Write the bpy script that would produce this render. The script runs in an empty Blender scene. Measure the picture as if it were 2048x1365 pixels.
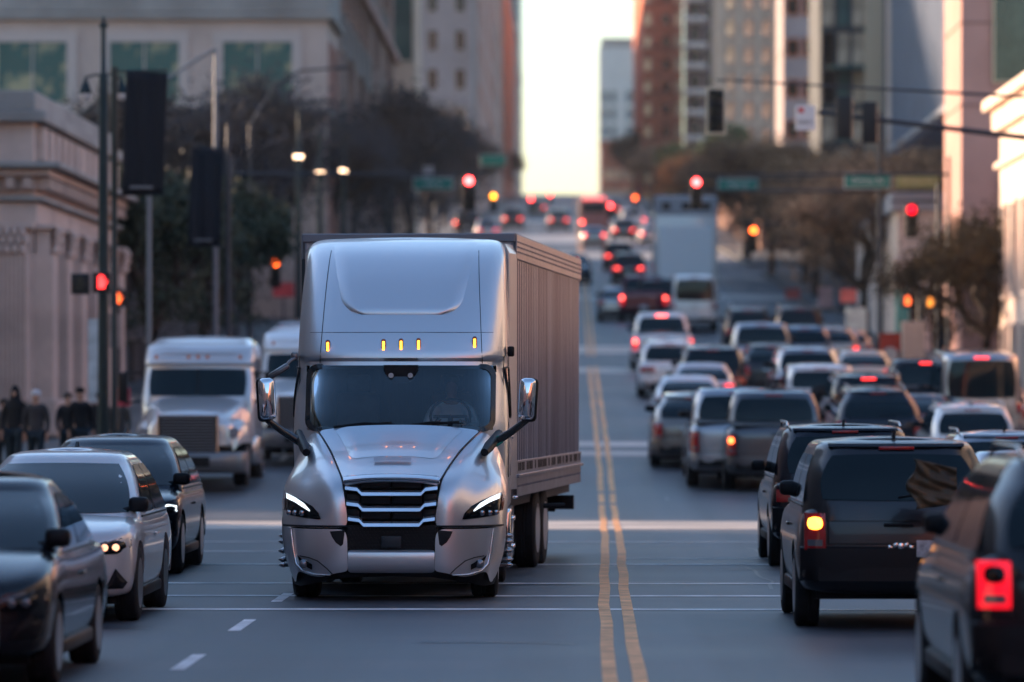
import bpy, bmesh, math, random
from mathutils import Vector, Matrix, Euler
R = math.radians
random.seed(7)
scene = bpy.context.scene
COL = scene.collection

# ------------------------------------------------------------------ camera, light, exposure
F = 9000.0            # focal length in pixels of the 2048 px wide frame
VX, VY = 1145.0, 797.0  # where the street's direction and the eye level fall in the photograph
EYE = 2.2
cam = bpy.data.cameras.new("camera")
cam_ob = bpy.data.objects.new("camera", cam)
COL.objects.link(cam_ob)
scene.camera = cam_ob
cam.sensor_width = 36.0
cam.lens = F / 2048 * 36
cam.shift_x = -(VX - 1024) / 2048
cam.shift_y = (VY - 682.5) / 2048
cam.clip_start = 1.0
cam.clip_end = 9000
cam_ob.location = (0, 0, EYE)
cam_ob.rotation_euler = (R(90), 0, 0)
cam.dof.use_dof = True
cam.dof.focus_distance = 50.3
cam.dof.aperture_fstop = 1.28

SUN_EL, SUN_AZ = 10.0, -60.0      # azimuth measured from +Y (up the street), negative = left
world = bpy.data.worlds.new("World")
scene.world = world
world.use_nodes = True
nt = world.node_tree
sky = nt.nodes.new("ShaderNodeTexSky")
sky.sky_type = 'NISHITA'
sky.sun_disc = False
sky.sun_elevation = R(SUN_EL)
sky.sun_rotation = R(SUN_AZ)
sky.altitude = 100
sky.air_density = 1.2
sky.dust_density = 1.5
sky.ozone_density = 2.0
tint = nt.nodes.new("ShaderNodeMixRGB"); tint.blend_type = 'MULTIPLY'; tint.inputs[0].default_value = 1
tint.inputs[2].default_value = (.86, .95, 1.13, 1)
nt.links.new(sky.outputs[0], tint.inputs[1])
nt.links.new(tint.outputs[0], nt.nodes["Background"].inputs[0])
nt.nodes["Background"].inputs[1].default_value = 0.125
sun = bpy.data.lights.new("sun", 'SUN')
sun.energy = 4.4
sun.angle = R(3)
sun.color = (1.0, 0.68, 0.46)
sun_ob = bpy.data.objects.new("sun", sun)
COL.objects.link(sun_ob)
sd = Vector((math.sin(R(SUN_AZ)) * math.cos(R(SUN_EL)), math.cos(R(SUN_AZ)) * math.cos(R(SUN_EL)), math.sin(R(SUN_EL))))
sun_ob.rotation_euler = (-sd).to_track_quat('-Z', 'Y').to_euler()
scene.view_settings.view_transform = 'Standard'
scene.view_settings.look = 'None'
scene.view_settings.gamma = 1
scene.view_settings.exposure = 1.85
scene.cycles.use_denoising = True
scene.cycles.max_bounces = 6
scene.cycles.transparent_max_bounces = 12
scene.cycles.caustics_reflective = False
scene.cycles.caustics_refractive = False
scene.cycles.sample_clamp_indirect = 6
scene.cycles.volume_step_rate = 4

# ------------------------------------------------------------------ street profile
_kn = [(-400, 0), (78, 0), (95, .045), (150, .042), (170, .06), (700, .0535), (770, -.03), (900, -.03), (1000, 0), (9000, 0)]
def slope(Y):
    for (a, s), (b, t) in zip(_kn, _kn[1:]):
        if Y <= b:
            return s + (t - s) * (Y - a) / (b - a)
    return 0
_zt = [0.0]
for _i in range(1, 2000):
    _zt.append(_zt[-1] + slope(_i - .5))
def zr(Y):
    if Y <= 0: return 0.0
    Y = min(Y, 1998.9)
    i = int(Y)
    return _zt[i] + (_zt[i + 1] - _zt[i]) * (Y - i)
def solveY(py, H=0.0, lo=15, hi=760):
    "distance at which a point H above the street falls on picture row py"
    for _ in range(60):
        m = (lo + hi) / 2
        if VY + (EYE - zr(m) - H) * F / m > py: lo = m
        else: hi = m
    return (lo + hi) / 2
def at(px, py, Y):
    return Vector(((px - VX) * Y / F, Y, EYE + (VY - py) * Y / F))
def xat(px, Y): return (px - VX) * Y / F
def zat(py, Y): return EYE + (VY - py) * Y / F

# ------------------------------------------------------------------ object helpers
def tag(o, label=None, cat=None, group=None, kind=None):
    if label: o["label"] = label
    if cat: o["category"] = cat
    if group: o["group"] = group
    if kind: o["kind"] = kind
    return o
def empty(name, loc=(0, 0, 0), rz=0.0, label=None, cat=None, group=None, rx=0.0):
    o = bpy.data.objects.new(name, None)
    o.empty_display_size = .3
    COL.objects.link(o)
    o.location = loc
    o.rotation_euler = (rx, 0, rz)
    return tag(o, label, cat, group)
_kids = {}
def kids(o): return [c for c in ALL if c.parent == o]
def setpar(o, p):
    if p is not None:
        o.parent = p
        _kids.setdefault(p.name, []).append(o)
def copy_tree(o, parent=None):
    c = o.copy()
    COL.objects.link(c)
    if parent is not None: setpar(c, parent)
    for ch in _kids.get(o.name, []): copy_tree(ch, c)
    return c
def walk(o):
    yield o
    for c in _kids.get(o.name, []):
        yield from walk(c)
def remat(root, table):
    "give a copy its own paint: {old material name: new material}"
    for o in walk(root):
        if o.type == 'MESH':
            for s in o.material_slots:
                m = s.material
                if m and m.name in table:
                    s.link = 'OBJECT'
                    s.material = table[m.name]

class MB:
    def __init__(s): s.v = []; s.f = []
    def add(s, vs, fs):
        n = len(s.v)
        s.v += [tuple(v) for v in vs]
        s.f += [tuple(i + n for i in f) for f in fs]
        return s
    def box(s, c, d, bev=0.0, rot=None):
        bm = bmesh.new()
        bmesh.ops.create_cube(bm, size=1)
        bmesh.ops.scale(bm, vec=d, verts=bm.verts)
        if bev: bmesh.ops.bevel(bm, geom=list(bm.edges), offset=bev, segments=2, affect='EDGES', profile=.5)
        M = Matrix.Translation(c) @ (Euler(rot).to_matrix().to_4x4() if rot else Matrix.Identity(4))
        bm.verts.index_update()
        s.add([M @ v.co for v in bm.verts], [[v.index for v in f.verts] for f in bm.faces])
        bm.free()
        return s
    def cyl(s, a, b, r0, r1=None, n=12, cap=True):
        a = Vector(a); b = Vector(b); r1 = r0 if r1 is None else r1
        q = (b - a).to_track_quat('Z', 'Y')
        vs = []
        for p, r in ((a, r0), (b, r1)):
            for k in range(n):
                t = 2 * math.pi * k / n
                vs.append(p + q @ Vector((r * math.cos(t), r * math.sin(t), 0)))
        fs = [(k, (k + 1) % n, n + (k + 1) % n, n + k) for k in range(n)]
        if cap: fs += [tuple(range(n))[::-1], tuple(range(n, 2 * n))]
        return s.add(vs, fs)
    def tube(s, pts, r, n=8):
        "swept tube, r a number or a list"
        pts = [Vector(p) for p in pts]
        rs = r if isinstance(r, (list, tuple)) else [r] * len(pts)
        vs = []; fs = []
        for i, p in enumerate(pts):
            d = (pts[min(i + 1, len(pts) - 1)] - pts[max(i - 1, 0)])
            q = d.to_track_quat('Z', 'Y')
            for k in range(n):
                t = 2 * math.pi * k / n
                vs.append(p + q @ Vector((rs[i] * math.cos(t), rs[i] * math.sin(t), 0)))
        for i in range(len(pts) - 1):
            for k in range(n):
                fs.append((i * n + k, i * n + (k + 1) % n, (i + 1) * n + (k + 1) % n, (i + 1) * n + k))
        m = len(pts) - 1
        fs += [tuple(range(n))[::-1], tuple(m * n + k for k in range(n))]
        return s.add(vs, fs)
    def lathe(s, prof, o=(0, 0, 0), n=16, axis='Z'):
        "prof [(r, z)...] closed with caps"
        vs = []; fs = []
        for r, z in prof:
            for k in range(n):
                t = 2 * math.pi * k / n
                p = (r * math.cos(t), r * math.sin(t), z)
                if axis == 'X': p = (p[2], p[0], p[1])
                if axis == 'Y': p = (p[0], p[2], p[1])
                vs.append((p[0] + o[0], p[1] + o[1], p[2] + o[2]))
        for i in range(len(prof) - 1):
            for k in range(n):
                fs.append((i * n + k, i * n + (k + 1) % n, (i + 1) * n + (k + 1) % n, (i + 1) * n + k))
        m = len(prof) - 1
        fs += [tuple(range(n))[::-1], tuple(m * n + k for k in range(n))]
        return s.add(vs, fs)
    def grid(s, rows, closed=False):
        n = len(rows[0])
        vs = [p for r in rows for p in r]
        fs = []
        for i in range(len(rows) - 1):
            for k in range(n if closed else n - 1):
                fs.append((i * n + k, i * n + (k + 1) % n, (i + 1) * n + (k + 1) % n, (i + 1) * n + k))
        return s.add(vs, fs)
    def prism(s, poly, a, b, axis='Y'):
        "polygon [(u, v)] pushed from a to b along axis"
        def P(u, v, w):
            return (u, w, v) if axis == 'Y' else ((w, u, v) if axis == 'X' else (u, v, w))
        n = len(poly)
        vs = [P(u, v, a) for u, v in poly] + [P(u, v, b) for u, v in poly]
        fs = [tuple(range(n))[::-1], tuple(range(n, 2 * n))] + [(k, (k + 1) % n, n + (k + 1) % n, n + k) for k in range(n)]
        return s.add(vs, fs)
    def build(s, name, mat, parent=None, smooth=None, sub=0, solid=0.0, loc=None, bevel=0.0, fix=True):
        me = bpy.data.meshes.new(name)
        me.from_pydata(s.v, [], s.f)
        if fix:
            bm = bmesh.new(); bm.from_mesh(me)
            bmesh.ops.remove_doubles(bm, verts=bm.verts, dist=1e-5)
            bmesh.ops.recalc_face_normals(bm, faces=bm.faces)
            bm.to_mesh(me); bm.free()
        o = bpy.data.objects.new(name, me)
        COL.objects.link(o)
        if mat: me.materials.append(mat)
        if smooth is not None:
            me.shade_smooth()
            if smooth < 179: me.set_sharp_from_angle(angle=R(smooth))
        if solid:
            m = o.modifiers.new("solid", 'SOLIDIFY'); m.thickness = solid; m.offset = -1
        if bevel:
            m = o.modifiers.new("bevel", 'BEVEL'); m.width = bevel; m.segments = 2; m.limit_method = 'ANGLE'
        if sub:
            m = o.modifiers.new("sub", 'SUBSURF'); m.levels = sub; m.render_levels = sub
        if loc is not None: o.location = loc
        setpar(o, parent)
        return o
def bake(o):
    "apply modifiers so that copies share a plain mesh"
    dg = bpy.context.evaluated_depsgraph_get()
    me = bpy.data.meshes.new_from_object(o.evaluated_get(dg))
    o.modifiers.clear()
    o.data = me
    return o
def carve(o, cutters):
    "cut the listed MB shapes out of the object"
    tmp = []
    for c in cutters:
        t = c.build("cutter", None)
        tmp.append(t)
        m = o.modifiers.new("cut", 'BOOLEAN'); m.operation = 'DIFFERENCE'; m.solver = 'EXACT'; m.object = t
    bpy.context.view_layer.update()
    bake(o)
    for t in tmp:
        bpy.data.objects.remove(t, do_unlink=True)
    return o

def multi(name, parts, parent=None, smooth=None):
    "one mesh made of several shapes, each with a material of its own"
    al = MB(); idx = []
    for i, (m, _) in enumerate(parts):
        al.add(m.v, m.f); idx += [i] * len(m.f)
    me = bpy.data.meshes.new(name); me.from_pydata(al.v, [], al.f)
    for _, mt in parts: me.materials.append(mt)
    for p, i in zip(me.polygons, idx): p.material_index = i
    o = bpy.data.objects.new(name, me); COL.objects.link(o)
    if smooth is not None: me.shade_smooth(); me.set_sharp_from_angle(angle=R(smooth))
    setpar(o, parent)
    return o

# ------------------------------------------------------------------ materials
MATS = {}
def mat(name, col, rough=.5, metal=0.0, coat=0.0, var=0.0, vscale=3.0, bump=0.0, bscale=20.0, emit=None, estr=0.0,
        spec=None, alpha=None, stretch=None, col2=None, flake=0.0):
    if name in MATS: return MATS[name]
    m = bpy.data.materials.new(name)
    m.use_nodes = True
    N = m.node_tree.nodes; L = m.node_tree.links
    b = N["Principled BSDF"]
    b.inputs["Base Color"].default_value = (*col, 1)
    b.inputs["Roughness"].default_value = rough
    b.inputs["Metallic"].default_value = metal
    if coat:
        b.inputs["Coat Weight"].default_value = coat
        b.inputs["Coat Roughness"].default_value = .04
    b.inputs["Specular IOR Level"].default_value = spec if spec is not None else (.5 if metal > .5 else .2)
    if emit:
        b.inputs["Emission Color"].default_value = (*emit, 1)
        b.inputs["Emission Strength"].default_value = estr
    if alpha is not None: b.inputs["Alpha"].default_value = alpha
    if var or bump or col2:
        tc = N.new("ShaderNodeTexCoord")
        mp = N.new("ShaderNodeMapping")
        L.new(tc.outputs["Object"], mp.inputs[0])
        if stretch: mp.inputs["Scale"].default_value = stretch
    if var or col2:
        nz = N.new("ShaderNodeTexNoise")
        nz.inputs["Scale"].default_value = vscale
        nz.inputs["Detail"].default_value = 6
        nz.inputs["Roughness"].default_value = .62
        L.new(mp.outputs[0], nz.inputs["Vector"])
        rp = N.new("ShaderNodeValToRGB")
        c2 = col2 if col2 else tuple(min(1, c * (1 + var)) for c in col)
        c1 = col if col2 else tuple(c * (1 - var) for c in col)
        rp.color_ramp.elements[0].position = .36; rp.color_ramp.elements[0].color = (*c1, 1)
        rp.color_ramp.elements[1].position = .64; rp.color_ramp.elements[1].color = (*c2, 1)
        L.new(nz.outputs["Fac"], rp.inputs[0])
        L.new(rp.outputs[0], b.inputs["Base Color"])
    if bump:
        n2 = N.new("ShaderNodeTexNoise")
        n2.inputs["Scale"].default_value = bscale
        n2.inputs["Detail"].default_value = 5
        L.new(mp.outputs[0], n2.inputs["Vector"])
        bp = N.new("ShaderNodeBump")
        bp.inputs["Strength"].default_value = bump
        bp.inputs["Distance"].default_value = .02
        L.new(n2.outputs["Fac"], bp.inputs["Height"])
        L.new(bp.outputs[0], b.inputs["Normal"])
    MATS[name] = m
    return m
def paint(name, col, metal=.55, rough=.32):
    dark = sum(col) < .12
    m = mat("paint_" + name, col, rough, metal, coat=.3 if dark else .9)
    return m
def lamp(name, col, st, base=None):
    return mat("lamp_" + name, base or tuple(c * .5 for c in col), .2, 0, coat=1.0, emit=col, estr=st)
def glassmat(name, tint, fac=.75):
    "tinted see-through glass with a fresnel reflection"
    if name in MATS: return MATS[name]
    m = bpy.data.materials.new(name); m.use_nodes = True
    N = m.node_tree.nodes; L = m.node_tree.links
    N.clear()
    out = N.new("ShaderNodeOutputMaterial"); mx = N.new("ShaderNodeMixShader")
    tr = N.new("ShaderNodeBsdfTransparent"); gl = N.new("ShaderNodeBsdfGlossy"); fr = N.new("ShaderNodeFresnel")
    tr.inputs[0].default_value = (*tint, 1); gl.inputs["Roughness"].default_value = .015
    gl.inputs[0].default_value = (.85, .95, 1, 1)
    fr.inputs[0].default_value = 1.6
    L.new(fr.outputs[0], mx.inputs[0]); L.new(tr.outputs[0], mx.inputs[1]); L.new(gl.outputs[0], mx.inputs[2])
    L.new(mx.outputs[0], out.inputs[0])
    MATS[name] = m
    return m
BLACK = mat("black_plastic", (.006, .006, .008), .5, bump=.1, bscale=60)
RUBBER = mat("tyre_rubber", (.016, .016, .018), .8, bump=.4, bscale=30)
CHROME = mat("chrome", (.75, .77, .8), .08, 1.0)
STEEL = mat("wheel_steel", (.35, .36, .38), .3, 1.0)
GLASS = mat("dark_glass", (.003, .011, .016), .04, 0, spec=.26)
DARKG = mat("black_glass", (.003, .004, .006), .06, 0, spec=.22)

# ------------------------------------------------------------------ ground, street, pavements
ROADL, ROADR = -9.9, 11.4
def half(Y, side):
    "edge of the roadway; the street narrows up the hill"
    e = ROADL if side < 0 else ROADR
    t = max(0, min(1, (Y - 250) / 300))
    return e + ((-8.3 if side < 0 else 8.0) - e) * t
YS = [-120, -60, -20, 0] + list(range(10, 160, 5)) + list(range(160, 700, 12)) + list(range(700, 920, 6)) + [960, 1000, 1200]
asphalt = bpy.data.materials.new("asphalt"); asphalt.use_nodes = True
def _asph(m, c1, c2, c3):
    N = m.node_tree.nodes; L = m.node_tree.links; b = N["Principled BSDF"]
    b.inputs["Roughness"].default_value = .5
    tc = N.new("ShaderNodeTexCoord")
    def noise(sc, scale, det):
        mp = N.new("ShaderNodeMapping"); mp.inputs["Scale"].default_value = sc
        L.new(tc.outputs["Object"], mp.inputs[0])
        n = N.new("ShaderNodeTexNoise"); n.inputs["Scale"].default_value = scale; n.inputs["Detail"].default_value = det
        L.new(mp.outputs[0], n.inputs[0]); return n
    wide = noise((.06, .42, 1), 1.0, 5)      # resurfaced strips and wear across the lanes
    fine = noise((1, 1, 1), 38, 4)
    track = noise((1.1, .02, 1), 1.0, 3)     # tyre tracks along the lanes
    r = N.new("ShaderNodeValToRGB")
    r.color_ramp.elements[0].position = .35; r.color_ramp.elements[0].color = (*c1, 1)
    r.color_ramp.elements[1].position = .68; r.color_ramp.elements[1].color = (*c3, 1)
    e = r.color_ramp.elements.new(.52); e.color = (*c2, 1)
    L.new(wide.outputs[0], r.inputs[0])
    mx = N.new("ShaderNodeMixRGB"); mx.blend_type = 'MULTIPLY'; mx.inputs[0].default_value = .85
    L.new(r.outputs[0], mx.inputs[1])
    r2 = N.new("ShaderNodeValToRGB"); r2.color_ramp.elements[0].color = (.55, .55, .55, 1); r2.color_ramp.elements[1].color = (1.3, 1.3, 1.3, 1)
    r2.color_ramp.elements[0].position = .3; r2.color_ramp.elements[1].position = .7
    L.new(track.outputs[0], r2.inputs[0]); L.new(r2.outputs[0], mx.inputs[2])
    mx2 = N.new("ShaderNodeMixRGB"); mx2.blend_type = 'MULTIPLY'; mx2.inputs[0].default_value = .5
    r3 = N.new("ShaderNodeValToRGB"); r3.color_ramp.elements[0].color = (.5, .5, .5, 1); r3.color_ramp.elements[1].color = (1.4, 1.4, 1.4, 1)
    r3.color_ramp.elements[0].position = .35; r3.color_ramp.elements[1].position = .65
    L.new(fine.outputs[0], r3.inputs[0]); L.new(mx.outputs[0], mx2.inputs[1]); L.new(r3.outputs[0], mx2.inputs[2])
    L.new(mx2.outputs[0], b.inputs["Base Color"])
    rr = N.new("ShaderNodeMapRange"); rr.inputs[3].default_value = .42; rr.inputs[4].default_value = .62
    L.new(wide.outputs[0], rr.inputs[0]); L.new(rr.outputs[0], b.inputs["Roughness"])
    bp = N.new("ShaderNodeBump"); bp.inputs["Strength"].default_value = .5; bp.inputs["Distance"].default_value = .006
    L.new(fine.outputs[0], bp.inputs["Height"]); L.new(bp.outputs[0], b.inputs["Normal"])
_asph(asphalt, (.026, .032, .043), (.045, .053, .068), (.085, .088, .096))
PAVE = mat("pavement_concrete", (.16, .155, .15), .8, var=.25, vscale=.6, bump=.2)
GROUND = mat("ground_paving", (.07, .07, .072), .85, var=.2, vscale=.2)
mb = MB()
mb.grid([[(x, Y, zr(Y) - .03) for x in (-700, -300, -80, -30, ROADL, 0, ROADR, 30, 80, 300, 700)]
         for Y in [-300] + YS + [2000, 2600]])
tag(mb.build("ground", GROUND), kind="structure")
mb = MB()
mb.grid([[(half(Y, -1) + (half(Y, 1) - half(Y, -1)) * k / 8, Y, zr(Y)) for k in range(9)] for Y in YS])
tag(mb.build("road", asphalt, smooth=30), kind="structure")
CROSS = [(83, 101), (136, 152), (196, 212), (268, 284), (340, 356), (430, 446), (540, 556)]
def blocks(y0=-120, y1=900):
    a = y0
    for c, d in CROSS:
        yield a, c
        a = d
    yield a, y1
mb = MB()
for x0, x1, c in ((half(80, -1), -60, 0), (ROADR, 60, 0)):
    pass
for (c, d) in CROSS:     # side streets in the same asphalt
    for sx in (-1, 1):
        e = half(c, sx)
        mb.grid([[(e, y, zr(y) - .012), (e + sx * 120, y, zr(y) - .012)] for y in [c + (d - c) * k / 4 for k in range(5)]])
tag(mb.build("side_streets", asphalt), kind="structure")
for sx, nm in ((-1, "left_sidewalk"), (1, "right_sidewalk")):
    mb = MB()
    for a, b in blocks():
        ys = [a] + [y for y in YS if a < y < b] + [b]
        rows = []
        for y in ys:
            e = half(y, sx); z = zr(y)
            rows.append([(e, y, z - .02), (e, y, z + .14), (e + sx * .16, y, z + .14), (e + sx * 9, y, z + .15), (e + sx * 9, y, z - .2)])
        mb.grid(rows)
        for r in (rows[0], rows[-1]):
            mb.add(r, [(0, 1, 3, 4)])
    tag(mb.build(nm, PAVE), kind="structure")

# painted lines
YEL = mat("yellow_road_paint", (.72, .36, .15), .6, var=.3, vscale=2.2, bump=.2)
WHT = mat("white_road_paint", (.68, .68, .69), .6, var=.30, vscale=1.6, bump=.2)
SUNBAND = mat("sun_band_paint", (.46, .42, .38), .6, var=.3, vscale=.8, stretch=(.4, 1, 1))  # pale colour that paints strips of low sunlight onto the road
_yx = [(-20, .36), (35, .40), (50, .46), (70, .62), (100, .72), (140, .72), (190, .7), (240, .66), (400, .5), (800, .3)]
def yx(Y):
    for (a, s), (b, t) in zip(_yx, _yx[1:]):
        if Y <= b: return s + (t - s) * (Y - a) / (b - a)
    return .3
def stripe(mb, x, w, a, b, dz=.006, step=4):
    n = max(1, int((b - a) / step))
    ys = [a + (b - a) * k / n for k in range(n + 1)]
    xx = x if callable(x) else (lambda y: x)
    mb.grid([[(xx(y) - w / 2, y, zr(y) + dz), (xx(y) + w / 2, y, zr(y) + dz)] for y in ys])
mb = MB()
for dx in (-.11, .12):
    stripe(mb, lambda y: yx(y) + dx + .012 * math.sin(y * .9 + dx * 9), .12, -20, 760, dz=.006)
tag(mb.build("centre_line_marking", YEL), kind="structure")
mb = MB()
y = 12
while y < 420:
    for x in (-3.2, -6.7, 4.15, 7.75):
        if not any(c - 3 < y < d for c, d in CROSS): stripe(mb, x, .12, y, y + 2.2, dz=.004)
    y += 6.1
# thin lines painted across the street by the crossing
for py, x0, x1, w in ((1130, -9, 11, .3), (1168, -9, 10.8, .28), (1193, -9, 11, .3), (1220, -8.5, 11, .32), (1104, -9, -.4, .25), (1118, .6, 3, .2),
                      (1085, -8, 6, .2)):
    Y = solveY(py)
    n = 12
    mb.grid([[(x0 + (x1 - x0) * k / n, Y + e * w / 2 + .10 * math.sin(k * 1.3 + py) * .3 - .012 * (x0 + (x1 - x0) * k / n) * 2, zr(Y) + .005) for k in range(n + 1)] for e in (-1, 1)])
tag(mb.build("white_lane_marking", WHT), kind="structure")
mb = MB(); _rr = random.Random(12)
for k in range(34):      # crack sealing and patch joints
    Y = 30 + 70 * _rr.random() ** 1.3; x = _rr.uniform(-9, 9); n = _rr.randint(4, 9); along = _rr.random() < .4
    pts = [(x, Y)]
    for j in range(n): pts.append((pts[-1][0] + (_rr.gauss(0, .06) if along else .35), pts[-1][1] + (1.1 if along else _rr.gauss(0, .12))))
    a = .022
    mb.grid([[(p[0] - (a if along else 0), p[1] - (0 if along else a * 3), zr(p[1]) + .003), (p[0] + (a if along else 0), p[1] + (0 if along else a * 3), zr(p[1]) + .003)] for p in pts])
tag(mb.build("tar_seams", mat("tar", (.022, .024, .03), .35)), kind="structure")
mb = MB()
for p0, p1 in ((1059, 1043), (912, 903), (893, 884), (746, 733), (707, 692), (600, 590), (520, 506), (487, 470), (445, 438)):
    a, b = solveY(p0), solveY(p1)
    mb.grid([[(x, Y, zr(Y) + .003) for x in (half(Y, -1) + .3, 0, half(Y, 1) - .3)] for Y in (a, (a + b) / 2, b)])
tag(mb.build("painted_sun_bands", SUNBAND), kind="structure")  # sun strips across the street, laid as coloured bands
# ------------------------------------------------------------------ the silver sleeper truck
def lerp(a, b, t): return a + (b - a) * t
def interp(tab, z):
    if z <= tab[0][0]: return tab[0][1:]
    for p, q in zip(tab, tab[1:]):
        if z <= q[0]:
            t = (z - p[0]) / (q[0] - p[0])
            t2 = t
            return tuple(lerp(a, b, t2) for a, b in zip(p[1:], q[1:]))
    return tab[-1][1:]
def smooth_tab(tab, n=6):
    "Catmull-Rom refinement of a table keyed by its first column"
    out = []
    m = len(tab)
    for i in range(m - 1):
        p0 = tab[max(i - 1, 0)]; p1 = tab[i]; p2 = tab[i + 1]; p3 = tab[min(i + 2, m - 1)]
        for k in range(n):
            t = k / n
            out.append(tuple(.5 * (2 * b + (c - a) * t + (2 * a - 5 * b + 4 * c - d) * t * t + (3 * b - a - 3 * c + d) * t ** 3)
                             for a, b, c, d in zip(p0, p1, p2, p3)))
    out.append(tab[-1])
    return out

def se(x, w, D, n):
    u = min(1.0, abs(x) / w)
    return D * (1 - (1 - u ** n) ** (1.0 / n))
class Shell:
    "stacked rounded plan outlines: table rows (z, halfwidth, yfront, yrear)"
    def __init__(s, tab, Df=.9, nf=4.5, Dr=.3, nr=6, sm=5):
        s.tab = smooth_tab(tab, sm) if sm else tab
        s.Df, s.nf, s.Dr, s.nr = Df, nf, Dr, nr
    def w(s, z): return interp(s.tab, z)[0]
    def front(s, x, z, off=0.0):
        w, yf, yr = interp(s.tab, z)
        return (x, yf + se(x, w, s.Df, s.nf) - off, z)
    def rear(s, x, z, off=0.0):
        w, yf, yr = interp(s.tab, z)
        return (x, yr - se(x, w, s.Dr, s.nr) + off, z)
    def side(s, y, z, sx, off=0.0):
        w, yf, yr = interp(s.tab, z)
        d = max(0, yf + s.Df - y)
        if d > 0: xx = w * (1 - (min(1, d / s.Df)) ** s.nf) ** (1 / s.nf)
        else: xx = w
        return (sx * (xx + off), y, z)
    def outline(s, z, fx=(), n=9):
        w, yf, yr = interp(s.tab, z)
        pts = []
        ux = sorted(set([round(1 - (1 - k / n) ** 2.2, 4) for k in range(n + 1)]))
        if fx: ux = sorted(set([f / 1.21 for f in fx] + [u for u in ux if u > max(fx) / 1.21 + .015]))
        for u in ux: pts.append((u * w, yf + se(u, 1, s.Df, s.nf)))
        for k in range(1, 6): pts.append((w, lerp(yf + s.Df, yr - s.Dr, k / 6)))
        for u in [1 - k / 5 for k in range(6)]: pts.append((u * w, yr - se(u, 1, s.Dr, s.nr)))
        return pts
    def mesh(s, zs, fx=(), hole=None, cap=True, crown=.02):
        mb = MB()
        rows = []
        for z in zs:
            h = s.outline(z, fx)
            ring = [(x, y, z) for x, y in h] + [(-x, y, z) for x, y in reversed(h[1:-1])]
            rows.append(ring)
        n = len(rows[0])
        vs = [p for r in rows for p in r]; fs = []
        for i in range(len(rows) - 1):
            for k in range(n):
                q = (i * n + k, i * n + (k + 1) % n, (i + 1) * n + (k + 1) % n, (i + 1) * n + k)
                c = sum((Vector(vs[j]) for j in q), Vector()) / 4
                if hole and hole(c): continue
                fs.append(q)
        mb.add(vs, fs)
        if cap:
            h = s.outline(zs[-1], fx); m = len(h)
            top = [[(x * u, y, zs[-1] + crown * (1 - u * u) * min(1, 4 * min(j, m - 1 - j) / m)) for u in (-1, -.6, -.2, .2, .6, 1)] for j, (x, y) in enumerate(h)]
            mb.grid(top)
        return mb
def squircle(u, v, c=.16): return u * math.sqrt(1 - c * v * v), v * math.sqrt(1 - c * u * u)
def patch(fn, u0, u1, v0, v1, n=12, m=8, c=.16, mb=None):
    "rounded patch of the surface fn(u, v)"
    rows = []
    for j in range(m + 1):
        r = []
        for i in range(n + 1):
            a, b = squircle(-1 + 2 * i / n, -1 + 2 * j / m, c)
            r.append(fn(lerp(u0, u1, (a + 1) / 2), lerp(v0, v1, (b + 1) / 2)))
        rows.append(r)
    return (mb or MB()).grid(rows)
def rrect(w, h, r, k=5):
    pts = []
    for cx, cz, a0 in ((w - r, h - r, 0), (-w + r, h - r, 90), (-w + r, -h + r, 180), (w - r, -h + r, 270)):
        for i in range(k + 1):
            t = R(a0 + 90 * i / k)
            pts.append((cx + r * math.cos(t), cz + r * math.sin(t)))
    return pts
def band(fn, cu, cv, w, h, r, t, w2=None):
    "ring-shaped trim lying on the surface fn(u, v, off)"
    o = rrect(w, h, r); i = rrect(w - t, h - t, max(.02, r - t * .6))
    mb = MB()
    mb.grid([[fn(cu + a, cv + b, 0.0) for a, b in o], [fn(cu + a, cv + b, .02) for a, b in o],
             [fn(cu + a, cv + b, .02) for a, b in i], [fn(cu + a, cv + b, -.02) for a, b in i]], closed=True)
    return mb

def wheel(parent, x, y, r, w, rimmat=None, dual=False, name="wheel", lug=0, sgn=1, rfrac=.62):
    rimmat = rimmat or STEEL
    e = bpy.data.objects.new(name, None); COL.objects.link(e); e.empty_display_size = .2
    e.location = (x, y, r); setpar(e, parent)
    for k in range(2 if dual else 1):
        off = (-.33 * k) * sgn
        prof = [(r * rfrac, -w / 2), (r * .86, -w / 2), (r * .95, -w * .47), (r, -w * .38), (r, -w * .12), (r * .985, -w * .1), (r * .985, -w * .04), (r, -w * .02),
                (r, w * .02), (r * .985, w * .04), (r * .985, w * .1), (r, w * .12), (r, w * .38), (r * .95, w * .47), (r * .86, w / 2), (r * rfrac, w / 2)]
        MB().lathe(prof, (off, 0, 0), 36, 'X').build("tyre", RUBBER, e, smooth=40)
    s = sgn
    prof = [(r * rfrac + .004, s * w * .51), (r * rfrac, s * w * .46), (r * rfrac * .9, s * w * .32), (r * .3, s * w * .26), (r * .26, s * w * .44), (r * .16, s * w * .5), (.01, s * w * .5)]
    m = MB().lathe(prof, (0, 0, 0), 28, 'X')
    for k in range(5 if not lug else 0):
        t = 2 * math.pi * k / 5
        m.box((s * w * .36, math.cos(t) * r * .42, math.sin(t) * r * .42), (w * .12, r * .12, r * .42), rot=(t - math.pi / 2, 0, 0))
    for k in range(lug):
        t = 2 * math.pi * k / lug
        p = (s * w * .3, math.cos(t) * r * .36, math.sin(t) * r * .36)
        m.lathe([(.02, 0), (.02, s * .12), (.028, s * .125), (.024, s * .17), (.004, s * .2)], p, 8, 'X')
    m.build("rim", rimmat, e, smooth=35)
    return e

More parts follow.
